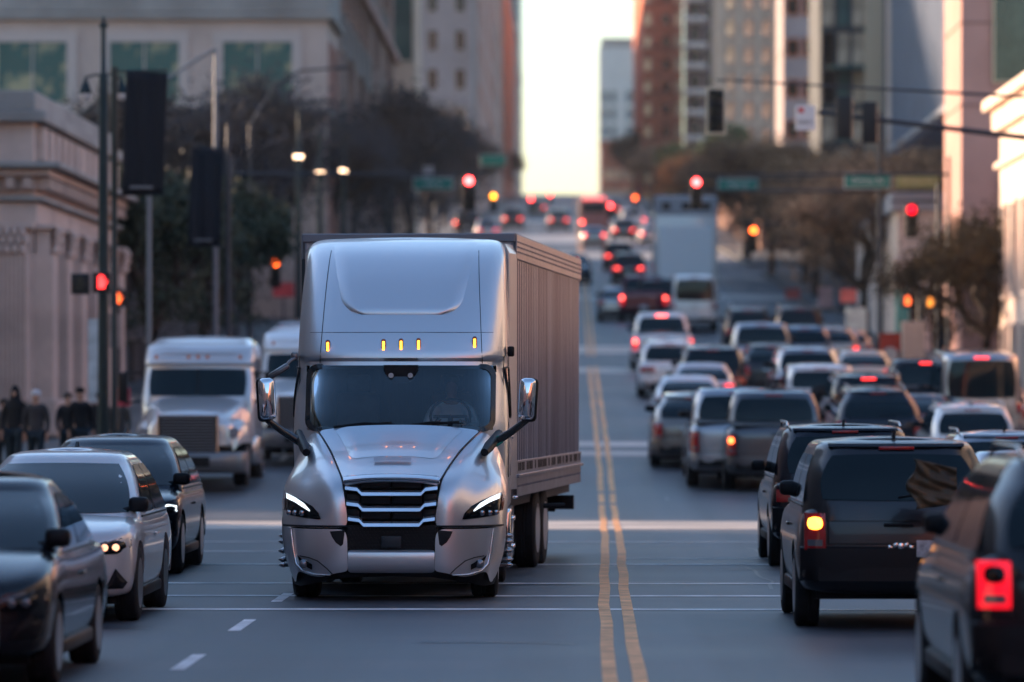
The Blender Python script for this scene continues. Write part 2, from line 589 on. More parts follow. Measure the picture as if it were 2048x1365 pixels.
SILVER = mat("paint_silver_truck", (.62, .63, .655), .33, .78, coat=.6)
def bg(j, rows, sx): return [(sx * a, b, c) for a, b, c in rows]
FEND = [
 [(.46,.0,.80),(.49,.0,1.0),(.52,.02,1.18),(.54,.10,1.32),(.62,.5,1.46),(.72,1.1,1.61),(.83,1.7,1.73),(.935,2.3,1.83)],
 [(.60,-.03,.80),(.62,-.03,1.0),(.65,.0,1.18),(.69,.13,1.34),(.77,.55,1.475),(.86,1.1,1.61),(.95,1.7,1.71),(1.02,2.3,1.79)],
 [(.78,.04,.80),(.79,.05,.98),(.81,.10,1.12),(.85,.25,1.255),(.92,.6,1.385),(1.0,1.1,1.49),(1.06,1.7,1.58),(1.11,2.3,1.65)],
 [(.98,.14,.80),(.98,.16,.95),(.99,.22,1.10),(1.02,.40,1.25),(1.06,.7,1.35),(1.11,1.1,1.42),(1.15,1.7,1.46),(1.17,2.3,1.5)],
 [(1.14,.32,.80),(1.15,.34,.92),(1.16,.42,1.06),(1.18,.6,1.19),(1.2,.85,1.27),(1.215,1.15,1.31),(1.225,1.7,1.32),(1.22,2.3,1.33)],
 [(1.225,.62,.79),(1.23,.64,.88),(1.235,.70,.97),(1.24,.80,1.05),(1.245,.97,1.12),(1.25,1.25,1.16),(1.25,1.7,1.16),(1.24,2.3,1.12)],
 [(1.235,.80,.78),(1.24,.82,.85),(1.243,.88,.93),(1.247,.99,1.0),(1.25,1.12,1.04),(1.25,1.4,1.05),(1.25,1.8,.98),(1.245,2.3,.78)],
]
def fendpt(x, z, off=0.0):
    "point of the fender's front face at |x|, height z"
    sx = 1 if x >= 0 else -1; ax = abs(x)
    def colrow(col, z):
        rows = col[:6]
        for p, q in zip(rows, rows[1:]):
            if z <= q[2]:
                t = max(0, (z - p[2]) / (q[2] - p[2])); return lerp(p[0], q[0], t), lerp(p[1], q[1], t)
        return rows[-1][0], rows[-1][1]
    pts = [colrow(c, z) for c in FEND]
    for a, b in zip(pts, pts[1:]):
        if ax <= b[0]:
            t = (ax - a[0]) / (b[0] - a[0] + 1e-9)
            return (sx * ax, lerp(a[1], b[1], t) - off, z)
    return (sx * ax, pts[-1][1] - off, z)

def skinned(name, joints, edges, mat_, parent, sub=2):
    "one continuous body grown over a skeleton: joints {name: (x, y, z, r[, r2])}"
    keys = list(joints)
    bm = bmesh.new(); L = bm.verts.layers.skin.verify()
    vs = [bm.verts.new(joints[k][:3]) for k in keys]
    for i, k in enumerate(keys):
        j = joints[k]; vs[i][L].radius = (j[3], j[4] if len(j) > 4 else j[3]); vs[i][L].use_root = (i == 0)
    for a, b in edges: bm.edges.new((vs[keys.index(a)], vs[keys.index(b)]))
    me = bpy.data.meshes.new(name); bm.to_mesh(me); bm.free()
    o = bpy.data.objects.new(name, me); COL.objects.link(o)
    me.materials.append(mat_)
    o.modifiers.new("skin", 'SKIN').use_smooth_shade = True
    m = o.modifiers.new("sub", 'SUBSURF'); m.levels = sub; m.render_levels = sub
    setpar(o, parent)
    return o
AMBER = lamp("amber_marker", (1.0, .26, .02), 3.0)
AMBOFF = mat("amber_lens", (.45, .10, .015), .15, coat=1)
DRL = lamp("white_running_light", (.8, .92, 1.0), .6)
SKIN = mat("skin", (.36, .2, .14), .55)
def person_upper_driver(parent_loc):
    r = empty("person", parent_loc, label="truck driver in a white shirt holding the steering wheel behind the windshield", cat="person")
    shirt = mat("white_shirt", (.75, .76, .78), .8, var=.08, bump=.3, bscale=14)
    J = {"pel": (0, .1, .0, .16, .13), "belly": (0, .06, .16, .155, .12), "chest": (0, .04, .38, .17, .125), "neck0": (0, .04, .52, .085, .08), "neck": (0, .02, .60, .056),
         "head0": (0, .0, .66, .07, .08), "head1": (0, -.005, .74, .082, .098), "head2": (0, .01, .82, .07, .085)}
    E = [("pel", "belly"), ("belly", "chest"), ("chest", "neck0"), ("neck0", "neck"), ("neck", "head0"), ("head0", "head1"), ("head1", "head2")]
    for s, n in ((-1, "l"), (1, "r")):
        J["sh" + n] = (s * .20, .04, .47, .075); J["el" + n] = (s * .29, -.14, .27, .05); J["wr" + n] = (s * .17, -.38, .30, .032); J["ha" + n] = (s * .155, -.45, .32, .038, .02)
        J["hip" + n] = (s * .10, .02, -.06, .1); J["kn" + n] = (s * .16, -.42, -.03, .075); J["an" + n] = (s * .16, -.55, -.42, .05)
        E += [("neck0", "sh" + n), ("sh" + n, "el" + n), ("el" + n, "wr" + n), ("wr" + n, "ha" + n), ("pel", "hip" + n), ("hip" + n, "kn" + n), ("kn" + n, "an" + n)]
    b = skinned("body", J, E, SKIN, r)
    K = {k: (v[0], v[1], v[2], v[3] * 1.13, (v[4] if len(v) > 4 else v[3]) * 1.15) for k, v in J.items() if k in ("pel", "belly", "chest", "neck0", "shl", "shr", "ell", "elr", "wrl", "wrr")}
    skinned("shirt", K, [e for e in E if e[0] in K and e[1] in K], shirt, r)
    MB().lathe([(.03, -.02), (.085, 0), (.098, .05), (.085, .1), (.04, .128)], (0, .02, .75), 14).build("hair", mat("dark_hair", (.02, .015, .012), .7), r, smooth=60)
    m = MB()
    for s in (-1, 1):      # four fingers and a thumb closed on the wheel
        for k in range(4): m.tube([(s * (.15 - .0), -.46, .335 - .02 * k), (s * .15, -.495, .34 - .02 * k), (s * .135, -.505, .325 - .02 * k), (s * .12, -.49, .315 - .02 * k)], [.009, .009, .008, .007], 6)
        m.tube([(s * .13, -.43, .335), (s * .115, -.46, .35), (s * .11, -.49, .355)], [.011, .01, .008], 6)
    m.build("fingers", SKIN, r, smooth=60)
    return r

def hero_truck(loc):
    T = empty("sleeper_truck", loc, label="large silver sleeper truck with tall roof fairing driving toward the camera", cat="truck")
    # --- cab shell: z, half width, front y, rear y
    tab = [(.95, 1.22, 2.35, 5.55), (1.6, 1.235, 2.32, 5.55), (1.86, 1.235, 2.34, 5.55), (2.2, 1.225, 2.52, 5.55), (2.58, 1.205, 2.74, 5.55), (2.66, 1.205, 2.70, 5.55), (2.74, 1.205, 2.72, 5.55), (3.0, 1.20, 2.86, 5.55),
           (3.3, 1.19, 3.08, 5.56), (3.6, 1.175, 3.36, 5.56), (3.85, 1.165, 3.74, 5.56), (3.98, 1.15, 4.10, 5.56), (4.06, 1.11, 4.5, 5.56), (4.10, 1.03, 4.9, 5.5)]
    S = Shell(tab, Df=.62, nf=3.6, Dr=.15, nr=8, sm=4)
    zs = [.95, 1.3, 1.7, 1.84, 1.93, 2.05, 2.2, 2.35, 2.5, 2.575, 2.62, 2.66, 2.7, 2.75, 2.82, 2.95, 3.1, 3.25, 3.4, 3.55, 3.7, 3.8, 3.88, 3.95, 4.0, 4.04, 4.07, 4.09, 4.10]
    fx = [0, .3, .6, .8, .9, .98, 1.035, 1.09]
    def hole(c): return 1.84 < c[2] < 2.575 and abs(c[0]) < 1.062 and c[1] < 3.3
    m = S.mesh(zs, fx, hole)
    m.build("cab", SILVER, T, smooth=50)
    # windshield band and glass
    f = lambda x, z, off=0.0: S.front(x, z, off)
    ft = mat("windshield_trim", (.015, .017, .02), .25, coat=.6)
    band(f, 0, 2.208, 1.085, .385, .13, .055).build("windshield_frame", ft, T, smooth=40)
    rows = []
    for j in range(11):
        v = -1 + 2 * j / 10; r = []
        for i in range(25):
            u = -1 + 2 * i / 24
            r.append(f(u * 1.05, 2.208 + v * .37, .008))
        rows.append(r)
    ws = MB().grid(rows).build("windshield", glassmat("windshield_glass", (.62, .74, .80)), T, smooth=60)
    # camera pod, sun band
    MB().prism([(-.2, 2.58), (.2, 2.58), (.15, 2.42), (.08, 2.38), (-.08, 2.38), (-.15, 2.42)], 2.66, 2.72).build("camera_pod", BLACK, T)
    pm = MB()
    for x in (-.11, .11): pm.lathe([(.03, 0), (.03, .02), (.01, .025)], (x, 2.63, 2.46), 12, 'Y')
    pm.build("pod_lens", mat("pod_lens", (.5, .6, .7), .1, .5), T)
    # interior
    IN = mat("cab_interior", (.03, .035, .04), .7, bump=.2)
    MB().box((0, 3.0, 1.76), (2.1, .75, .14), .04).build("dashboard", IN, T, smooth=40)
    m = MB()
    for x in (-.55, .55):
        m.box((x, 4.05, 1.85), (.5, .14, .85), .06, rot=(.1, 0, 0)); m.box((x, 3.8, 1.45), (.5, .55, .16), .06); m.box((x, 4.08, 2.38), (.28, .1, .2), .04)
    m.build("seats", mat("seat_fabric", (.07, .075, .085), .9, var=.2), T, smooth=40)
    MB().box((0, 4.5, 2.3), (2.2, .05, 1.5)).build("sleeper_curtain", mat("curtain", (.03, .045, .055), .95, bump=.4, bscale=6, stretch=(6, 1, .3)), T)
    m = MB(); w = []
    for k in range(25):
        t = 2 * math.pi * k / 24; w.append((.55 + .23 * math.cos(t), 3.27 + .1 * math.sin(t), 1.99 + .20 * math.sin(t)))
    m.tube(w, .016, 8); m.cyl((.55, 3.1, 1.85), (.55, 3.27, 1.99), .03)
    m.box((.55, 3.27, 1.99), (.4, .02, .035), .005)
    m.build("steering_wheel", mat("wheel_leather", (.05, .05, .055), .5), T, smooth=50)
    for x0, x1, z0 in ((-.75, -.05, 1.875), (.0, .72, 1.885)):
        m = MB(); a = Vector(f(x0, z0, .04)); b = Vector(f(x1, z0 + .03, .05))
        m.tube([a, a.lerp(b, .5) + Vector((0, 0, .03)), b], [.014, .012, .008], 6)
        m.box(a.lerp(b, .62) + Vector((0, .01, .012)), (.46, .02, .03), rot=(0, -.06, 0))
        m.build("wiper", BLACK, T, smooth=40)
    # brow seam lines and the recessed fairing panel
    LINE = mat("panel_gap", (.02, .022, .025), .6)
    m = MB()
    for s in (-1, 1):
        m.tube([f(s * (.93 - .07 * (z - 2.6) / 1.4), z, .002) for z in [2.6 + .07 * k for k in range(20)]], .004, 5)
    m.tube([f(-1.05 + 2.1 * k / 30, 2.955, .0) for k in range(31)], .003, 5)
    m.build("panel_seams", LINE, T)
    rows = []
    out = []
    hw = lambda z: .66 + .19 * (z - 3.15) / .85
    nz = 18
    for j in range(nz + 1):
        z = 3.16 + (4.04 - 3.16) * j / nz
        k = hw(z)
        zz = (z - 3.16)
        if zz < .2: k -= .2 - math.sqrt(max(0, .04 - (.2 - zz) ** 2))
        r = []
        for i in range(21):
            u = -1 + 2 * i / 20
            e = min(1, (1 - abs(u)) * k / .045); e2 = min(1, zz / .04)
            e = min(e, e2); e = e * e * (3 - 2 * e)
            r.append(f(u * k, z, -.004 + .038 * e))
        rows.append(r)
    MB().grid(rows).build("fairing_panel", SILVER, T, smooth=60)
    # roof marker lamps
    for x, z in ((-.84, 2.79), (-.2, 2.80), (0, 2.805), (.2, 2.81), (.84, 2.83)):
        p = Vector(f(x, z, .0))
        e = MB().box(p, (.052, .05, .16), .02).build("marker_lamp", mat("amber_base", (.25, .06, .01), .2, coat=1), T, smooth=50)
        MB().box(p + Vector((0, -.014, 0)), (.028, .03, .105), .008).build("bulb", AMBER, e)
    # side windows, door lines, side sleeper window, side extender
    for s in (-1, 1):
        g = lambda y, z, off=0.0: S.side(y, z, s, off)
        patch(lambda a, b: g(a, b, .006), 2.98, 3.62, 1.98, 2.56, 8, 6, .1).build("side_window", GLASS, T, smooth=60)
        bo = MB()
        sq = [squircle(*p, .1) for p in [(-1 + 2 * k / 6, -1) for k in range(7)] + [(1, -1 + 2 * k / 6) for k in range(1, 7)] + [(1 - 2 * k / 6, 1) for k in range(1, 7)] + [(-1, 1 - 2 * k / 6) for k in range(1, 7)]]
        bo.tube([g(lerp(2.98, 3.62, (a + 1) / 2), lerp(1.98, 2.56, (b + 1) / 2), .008) for a, b in sq], .014, 6)
        bo.build("window_trim", BLACK, T, smooth=50)
        MB().tube([g(2.78, 1.3, .001), g(2.78, 1.9, .001), g(2.9, 2.4, .001), g(3.0, 2.68, .001), g(3.3, 2.73, .001), g(3.78, 2.73, .001), g(3.85, 2.4, .001), g(3.85, 1.3, .001)], .006, 5).build("door_gap", LINE, T)
        MB().box(Vector(g(3.72, 1.75, .02)), (.03, .14, .045), .01).build("door_handle", CHROME, T, smooth=40)
        patch(lambda a, b: g(a, b, .006), 4.35, 4.75, 3.2, 3.62, 6, 6, .1).build("sleeper_window", GLASS, T, smooth=60)
        m = MB()
        m.grid([[(s * (1.20 + .085 * j / 4 - (.05 if z > 4 else 0)), 5.5 + .115 * j, z) for j in range(5)] for z in (1.1, 2, 3, 3.7, 3.95, 4.06)])
        m.build("side_extender", SILVER, T, solid=.02)
        # steps, tank cover
        m = MB().box((s * 1.21, 3.9, .62), (.1, 2.3, .62), .04)
        m.build("tank_fairing", mat("polished_metal", (.62, .63, .65), .12, 1.0, bump=.06, bscale=5), T, smooth=40)
        m = MB()
        for z in (.5, .82): m.box((s * 1.275, 3.3, z), (.05, .7, .05), .012)
        m.box((s * 1.3, 3.2, 1.06), (.06, .2, .03), .008)
        m.build("step", CHROME, T, smooth=40)
        # hood-mounted look-down mirror above the door, left side of the picture only in view
    a = Vector((-1.2, 2.95, 2.68)); b = Vector((-1.28, 2.85, 2.62))
    m = MB().box(a + Vector((-.03, 0, 0)), (.08, .1, .1), .02); m.tube([a, b, b + Vector((-.04, -.02, -.06))], .022, 8)
    m.box((-1.40, 2.85, 2.51), (.27, .12, .075), .03, rot=(0, -.55, 0))
    m.build("lookdown_mirror", mat("mirror_shell_grey", (.12, .12, .13), .25, .4, coat=1), T, smooth=50)
    MB().box((1.25, 3.2, 2.74), (.08, .12, .12), .02).build("door_bracket", BLACK, T, smooth=40)
    # --- hood
    A = FEND[0]
    rows = []
    ctr = [(0, -.10, 1.345), (0, .06, 1.40), (0, .5, 1.535), (0, 1.1, 1.69), (0, 1.7, 1.81), (0, 2.34, 1.895)]
    aed = [(.53, -.02, 1.30)] + [A[3]] + A[4:]
    aed = [(x - .006, y, z + .004) for x, y, z in aed]
    for c, e in zip(ctr, aed):
        r = []
        for i in range(-8, 9):
            u = abs(i) / 8; sg = 1 if i >= 0 else -1
            zc = lerp(c[2], e[2], u ** 2.4)
            yc = lerp(c[1], e[1], u ** 2)
            r.append((sg * e[0] * u, yc, zc))
        rows.append(r)
    rows = [[(x, y - .0 + .03, z - .05) for x, y, z in rows[0]]] + rows
    hood = MB().grid(rows)
    hood.build("hood", SILVER, T, smooth=60, sub=2)
    def hoodpt(x, y, off=0.0):
        cs = [(b, c) for a, b, c in ctr]; es = [(b, a, c) for a, b, c in aed]
        for p, q in zip(cs, cs[1:]):
            if y <= q[0]: break
        t = (y - p[0]) / (q[0] - p[0]); zc = lerp(p[1], q[1], t)
        for p, q in zip(es, es[1:]):
            if y <= q[0]: break
        t = (y - p[0]) / (q[0] - p[0]); xe = lerp(p[1], q[1], t); ze = lerp(p[2], q[2], t)
        u = min(1, abs(x) / xe)
        return (x, y, lerp(zc, ze, u ** 2.4) + off)
    rows = []
    for j in range(13):
        y = .62 + 1.55 * j / 12; k = lerp(.47, .72, j / 12)
        if j == 0: k *= .93
        r = []
        for i in range(17):
            u = -1 + i / 8
            e = min(1, (1 - abs(u)) * k / .06, j / 1.5); e = e * e * (3 - 2 * e)
            r.append(hoodpt(u * k, y, .0 + .028 * e))
        rows.append(r)
    MB().grid(rows).build("hood_panel", SILVER, T, smooth=60, sub=1)
    patch(lambda x, y: hoodpt(x, y, .031), -.21, .2, .36, .48, 6, 3, .02).build("hood_badge_plate", mat("badge_plate", (.30, .31, .34), .3, .8), T, smooth=60)
    rows = [[hoodpt(-.53 + 1.06 * i / 16, .0 + .0 * i, .012) if 0 else ((-.52 + 1.04 * i / 16), lerp(-.115, -.035, abs(-1 + i / 8) ** 2) + dy, lerp(1.345, 1.312, abs(-1 + i / 8) ** 2.4) + dz) for i in range(17)]
            for dy, dz in ((0, -.035), (-.02, -.02), (-.02, .0), (.02, .02), (.10, .04))]
    MB().grid(rows).build("grille_crown", mat("polished_silver", (.6, .62, .66), .12, 1.0), T, smooth=60)
    # --- fenders
    for s in (-1, 1):
        rows = [[(s * a, b, c) for a, b, c in col] for col in FEND]
        MB().grid(rows).build("fender", SILVER, T, smooth=70, sub=2)
        # headlamp: a pointed dark lens with a light bar
        def hl(poly, off):
            return [fendpt(s * x, z, off) for x, z in poly]
        outer = [(1.185, 1.17), (1.19, 1.12), (1.175, .98), (1.12, .925), (.98, .905), (.79, .885), (.765, .89), (.79, .955), (.86, 1.03), (.97, 1.09), (1.08, 1.135)]
        def fan(poly, off, cx, cz, nm, mt, par, dome=.015, edge=.0):
            m = MB(); P = len(poly)
            ring0 = hl(poly, edge)
            rings = [ring0]
            for k, sc in enumerate((.985, .75, .4)):
                rings.append([fendpt(s * lerp(cx, x, sc), lerp(cz, z, sc), off + dome * k / 2) for x, z in poly])
            m.grid(rings, closed=True)
            m.add([fendpt(s * cx, cz, off + dome)] + rings[-1], [(0, i + 1, (i + 1) % P + 1) for i in range(P)])
            return m.build(nm, mt, par, smooth=60)
        h = fan(outer, .012, .99, .99, "headlamp", DARKG, T)
        bar = [(1.172, 1.165), (1.166, 1.11), (1.10, 1.088), (.98, 1.035), (.89, .972), (.885, .985), (.955, 1.06), (1.06, 1.12)]
        fan(bar, .034, 1.06, 1.07, "light_bar", DRL, h, .006, .02)
        fan([(1.205, 1.19), (1.215, 1.10), (1.20, .98), (1.19, .975), (1.185, 1.06), (1.19, 1.15)], .02, 1.2, 1.08, "side_marker", AMBOFF, h, .004, .0)
        m = MB()
        for px in (.98, 1.06, 1.13): m.lathe([(.03, .0), (.028, -.012), (.01, -.016)], (s * px, fendpt(px, .955)[1] - .026, .955), 14, 'Y')
        m.build("reflector", mat("lamp_reflector", (.25, .28, .33), .12, .9), h, smooth=50)
        # black vent at the end of the mirror arm
        v0 = Vector((s * .985, 1.10, 1.60)); v1 = Vector((s * 1.13, 2.1, 1.80))
        m = MB().tube([v0, v0.lerp(v1, .3), v1], [.045, .062, .05], 8)
        m.build("cowl_vent", BLACK, T, smooth=50)
        # mirror arm and mirror
        base = Vector((s * 1.08, 1.75, 1.70)); top = Vector((s * 1.48, 1.62, 1.98))
        m = MB().tube([base + Vector((-s * .12, .0, -.09)), base, base.lerp(top, .5) + Vector((0, 0, -.015)), top, top + Vector((s * .02, 0, .06))], [.045, .05, .042, .036, .03], 10)
        arm = m.build("mirror_arm", mat("mirror_arm_black", (.015, .02, .025), .22, coat=.8), T, smooth=60)
        if s > 0: MB().box(base + Vector((.04, -.045, .02)), (.09, .012, .10), .004, rot=(0, -.6, 0)).build("permit_sticker", mat("green_sticker", (.02, .25, .2), .5), arm)
        M0 = Vector((s * 1.455, 1.62, 2.19))
        m = MB().box(M0, (.19, .2, .47), .055, rot=(0, s * .06, 0))
        mir = m.build("mirror", CHROME, T, smooth=60)
        MB().box(M0 + Vector((s * .035, .035, -.01)), (.16, .2, .49), .05, rot=(0, s * .06, 0)).build("mirror_backing", BLACK, mir, smooth=60)
        # bumper corner
        bx = [
          [(.475, -.05, .80), (.475, -.06, .6), (.47, -.045, .40), (.465, -.03, .335)],
          [(.62, -.06, .80), (.615, -.07, .6), (.60, -.055, .40), (.60, -.04, .33)],
          [(.80, .01, .80), (.79, .0, .6), (.77, .0, .36), (.76, .02, .27)],
          [(.98, .10, .80), (.97, .09, .6), (.94, .08, .38), (.92, .10, .30)],
          [(1.13, .26, .81), (1.12, .25, .6), (1.07, .22, .44), (1.04, .22, .36)],
          [(1.215, .48, .82), (1.20, .47, .6), (1.12, .42, .38), (1.05, .40, .20)],
          [(1.235, .72, .82), (1.225, .72, .6), (1.16, .70, .36), (1.09, .68, .20)],
        ]
        MB().grid([[(s * a, b, c - .015) for a, b, c in r] for r in bx]).build("bumper_corner", SILVER, T, smooth=60, sub=2)
        def bpt(x, z, off):
            cols = bx
            def cr(col):
                for p, q in zip(col, col[1:]):
                    if z >= q[2]:
                        t = (p[2] - z) / (p[2] - q[2]); t = max(0, t); return lerp(p[0], q[0], t), lerp(p[1], q[1], t)
                return col[-1][0], col[-1][1]
            ps = [cr(c) for c in cols]
            for a, b in zip(ps, ps[1:]):
                if x <= b[0]: return (s * x, lerp(a[1], b[1], max(0, (x - a[0]) / (b[0] - a[0]))) - off, z)
            return (s * x, ps[-1][1] - off, z)
        def bfan(poly, off, nm, mt, par, dome=.0):
            cx = sum(p[0] for p in poly) / len(poly); cz = sum(p[1] for p in poly) / len(poly); P = len(poly)
            m = MB()
            m.grid([[bpt(x, z, -.01) for x, z in poly], [bpt(x, z, off) for x, z in poly], [bpt(lerp(cx, x, .5), lerp(cz, z, .5), off + dome) for x, z in poly]], closed=True)
            m.add([bpt(cx, cz, off + dome)] + [bpt(lerp(cx, x, .5), lerp(cz, z, .5), off + dome) for x, z in poly], [(0, i + 1, (i + 1) % P + 1) for i in range(P)])
            return m.build(nm, mt, par, smooth=30)
        bfan([(.50, .775), (.665, .76), (.64, .70), (.60, .64), (.545, .60), (.52, .62)], .006, "bumper_inlet", BLACK, T)
        fo = bfan([(.86, .34), (.99, .40), (1.03, .50), (.985, .46), (.93, .44), (.86, .40)][::-1], .010, "fog_lamp_pocket", DARKG, T)
        MB().lathe([(.05, 0), (.05, -.02), (.03, -.035), (.005, -.04)], (s * .955, bpt(.955, .40, .0)[1], .405), 16, 'Y').build("fog_lamp", mat("fog_glass", (.2, .22, .25), .08, .6), fo, smooth=50)
        MB().tube([bpt(x, z, .012) for x, z in [(1.10, .78), (1.085, .66), (1.07, .52), (1.04, .40), (.97, .33), (.84, .29), (.66, .285)]], [.006, .012, .016, .018, .016, .012, .005], 8).build("bumper_trim", mat("bright_trim", (.7, .71, .73), .2, .9), T, smooth=60)
        MB().tube([bpt(x, z, .004) for x, z in [(.64, .30), (.70, .36), (.80, .44), (.90, .475), (1.0, .49)]], .006, 6).build("bumper_crease", LINE, T)
        MB().tube([fendpt(s * x, .815, .01) for x in [.48, .6, .7, .8, .9, 1.0, 1.1, 1.15, 1.2]], .012, 6).build("fender_gap", LINE, T)
    # seams between hood and fenders
    m = MB()
    for s in (-1, 1): m.tube([(s * (a + .0), b, c + .008) for a, b, c in aed], .006, 5)
    m.build("hood_seam", LINE, T)
    # centre bumper, black lip, lower mesh, sensor
    m = MB(); m.grid([[(x, -.07 - .02 * (1 - (x / .47) ** 2) + dy, z) for x in (-.468, -.3, 0, .3, .468)] for dy, z in ((.06, .56), (.0, .545), (0, .45), (.02, .34), (.06, .31))])
    m.build("bumper_centre", SILVER, T, smooth=60, sub=1)
    lipo = [(-1.06, .12), (-.95, .10), (.95, .10), (1.06, .12)]
    m = MB()
    m.grid([[(x * kx, y + dy, z + dz) for (x, y, z) in ((-1.12, .70, .17), (-1.03, .42, .16), (-.9, .22, .19), (-.72, .08, .23), (-.45, .02, .27), (0, .0, .28), (.45, .02, .27), (.72, .08, .23), (.9, .22, .19), (1.03, .42, .16), (1.12, .70, .17))] for kx, dy, dz in ((1, 0, .16), (1, -.01, .05), (.98, .02, -.01), (.97, .3, 0))])
    m.build("lower_lip", BLACK, T, smooth=40)
    MB().box((0, .12, .93), (.98, .04, .86), .0).build("grille_backing", mat("grille_dark", (.008, .009, .011), .6), T)
    # three bright winged bars with dark panels between
    for k, (z, w) in enumerate(((1.20, .50), (1.03, .485), (.865, .47))):
        m = MB()
        pl = [(-w, .035), (-w * .74, .02), (-w * .64, -.03), (w * .64, -.03), (w * .74, .02), (w, .035)]
        def prof(y0, z0): return [(x, y0 + .04 * (x / w) ** 2, z + dz + z0) for x, dz in pl]
        m.grid([prof(.05, .034), prof(-.03, .034), prof(-.075, .012), prof(-.085, -.022), prof(-.06, -.034), prof(.05, -.034)])
        m.build("grille_bar", mat("grille_chrome", (.62, .68, .78), .22, .75, coat=1), T, smooth=30)
    m = MB()
    for z0, z1 in ((1.225, 1.31), (1.055, 1.165), (.89, 1.0)):
        for x0, x1 in ((-.49, -.34), (-.33, -.01), (.01, .33), (.34, .49)):
            m.box(((x0 + x1) / 2, .03 + .03 * abs(x0 + x1), (z0 + z1) / 2), (x1 - x0, .06, z1 - z0), .012)
            for k in range(3): m.box(((x0 + x1) / 2, -.004 + .03 * abs(x0 + x1), z0 + (z1 - z0) * (k + .5) / 3), (x1 - x0 - .03, .012, .008))
    m.build("grille_panels", mat("grille_panel_black", (.008, .010, .014), .35), T, smooth=30)
    m = MB()
    for r_ in range(7):
        for c in range(22):
            x = -.455 + c * .0425 + (.021 if r_ % 2 else 0); z = .57 + r_ * .036
            if abs(x) > .46 or (abs(x) < .13 and .58 < z < .72): continue
            m.add([(x + .019 * math.cos(t), -.02 + (.02 if q else 0), z + .015 * math.sin(t)) for q in (0, 1) for t in [k * math.pi / 3 for k in range(6)]],
                  [tuple(range(6))] + [(k, (k + 1) % 6, 6 + (k + 1) % 6, 6 + k) for k in range(6)])
    m.box((0, .02, .69), (.95, .03, .27))
    m.build("lower_mesh", mat("mesh_black", (.012, .013, .016), .35), T)
    MB().box((0, -.04, .645), (.215, .04, .13), .012).build("radar_sensor", mat("sensor_grey", (.03, .038, .045), .4), T, smooth=40)
    # wheels, chassis
    for s in (-1, 1):
        wheel(T, s * .985, 1.30, .51, .30, lug=0, sgn=s, name="front_wheel")
        m = MB()
        for k in range(10):
            t = 2 * math.pi * k / 10
            m.lathe([(.02, 0), (.02, s * .10), (.03, s * .11), (.026, s * .135), (.004, s * .17)], (s * 1.13, 1.30 + math.cos(t) * .17, .51 + math.sin(t) * .17), 8, 'X')
        m.build("lug_spikes", mat("spike_chrome", (.3, .3, .32), .2, 1), T, smooth=50)
        wheel(T, s * 1.02, 5.2, .51, .28, dual=True, sgn=s, name="drive_wheel")
        MB().box((s * .9, 5.0, 1.12), (.62, 1.6, .06), .02).build("mudguard", BLACK, T)
    m = MB().box((0, 3.2, .75), (.9, 6.0, .25)).box((0, 1.3, .5), (1.7, .14, .14)).box((0, 2.2, .45), (1.3, .9, .2)).box((0, 5.2, .5), (1.7, .16, .16))
    m.box((0, 3.7, .72), (2.2, 2.2, .5))
    m.build("chassis", BLACK, T)
    return T
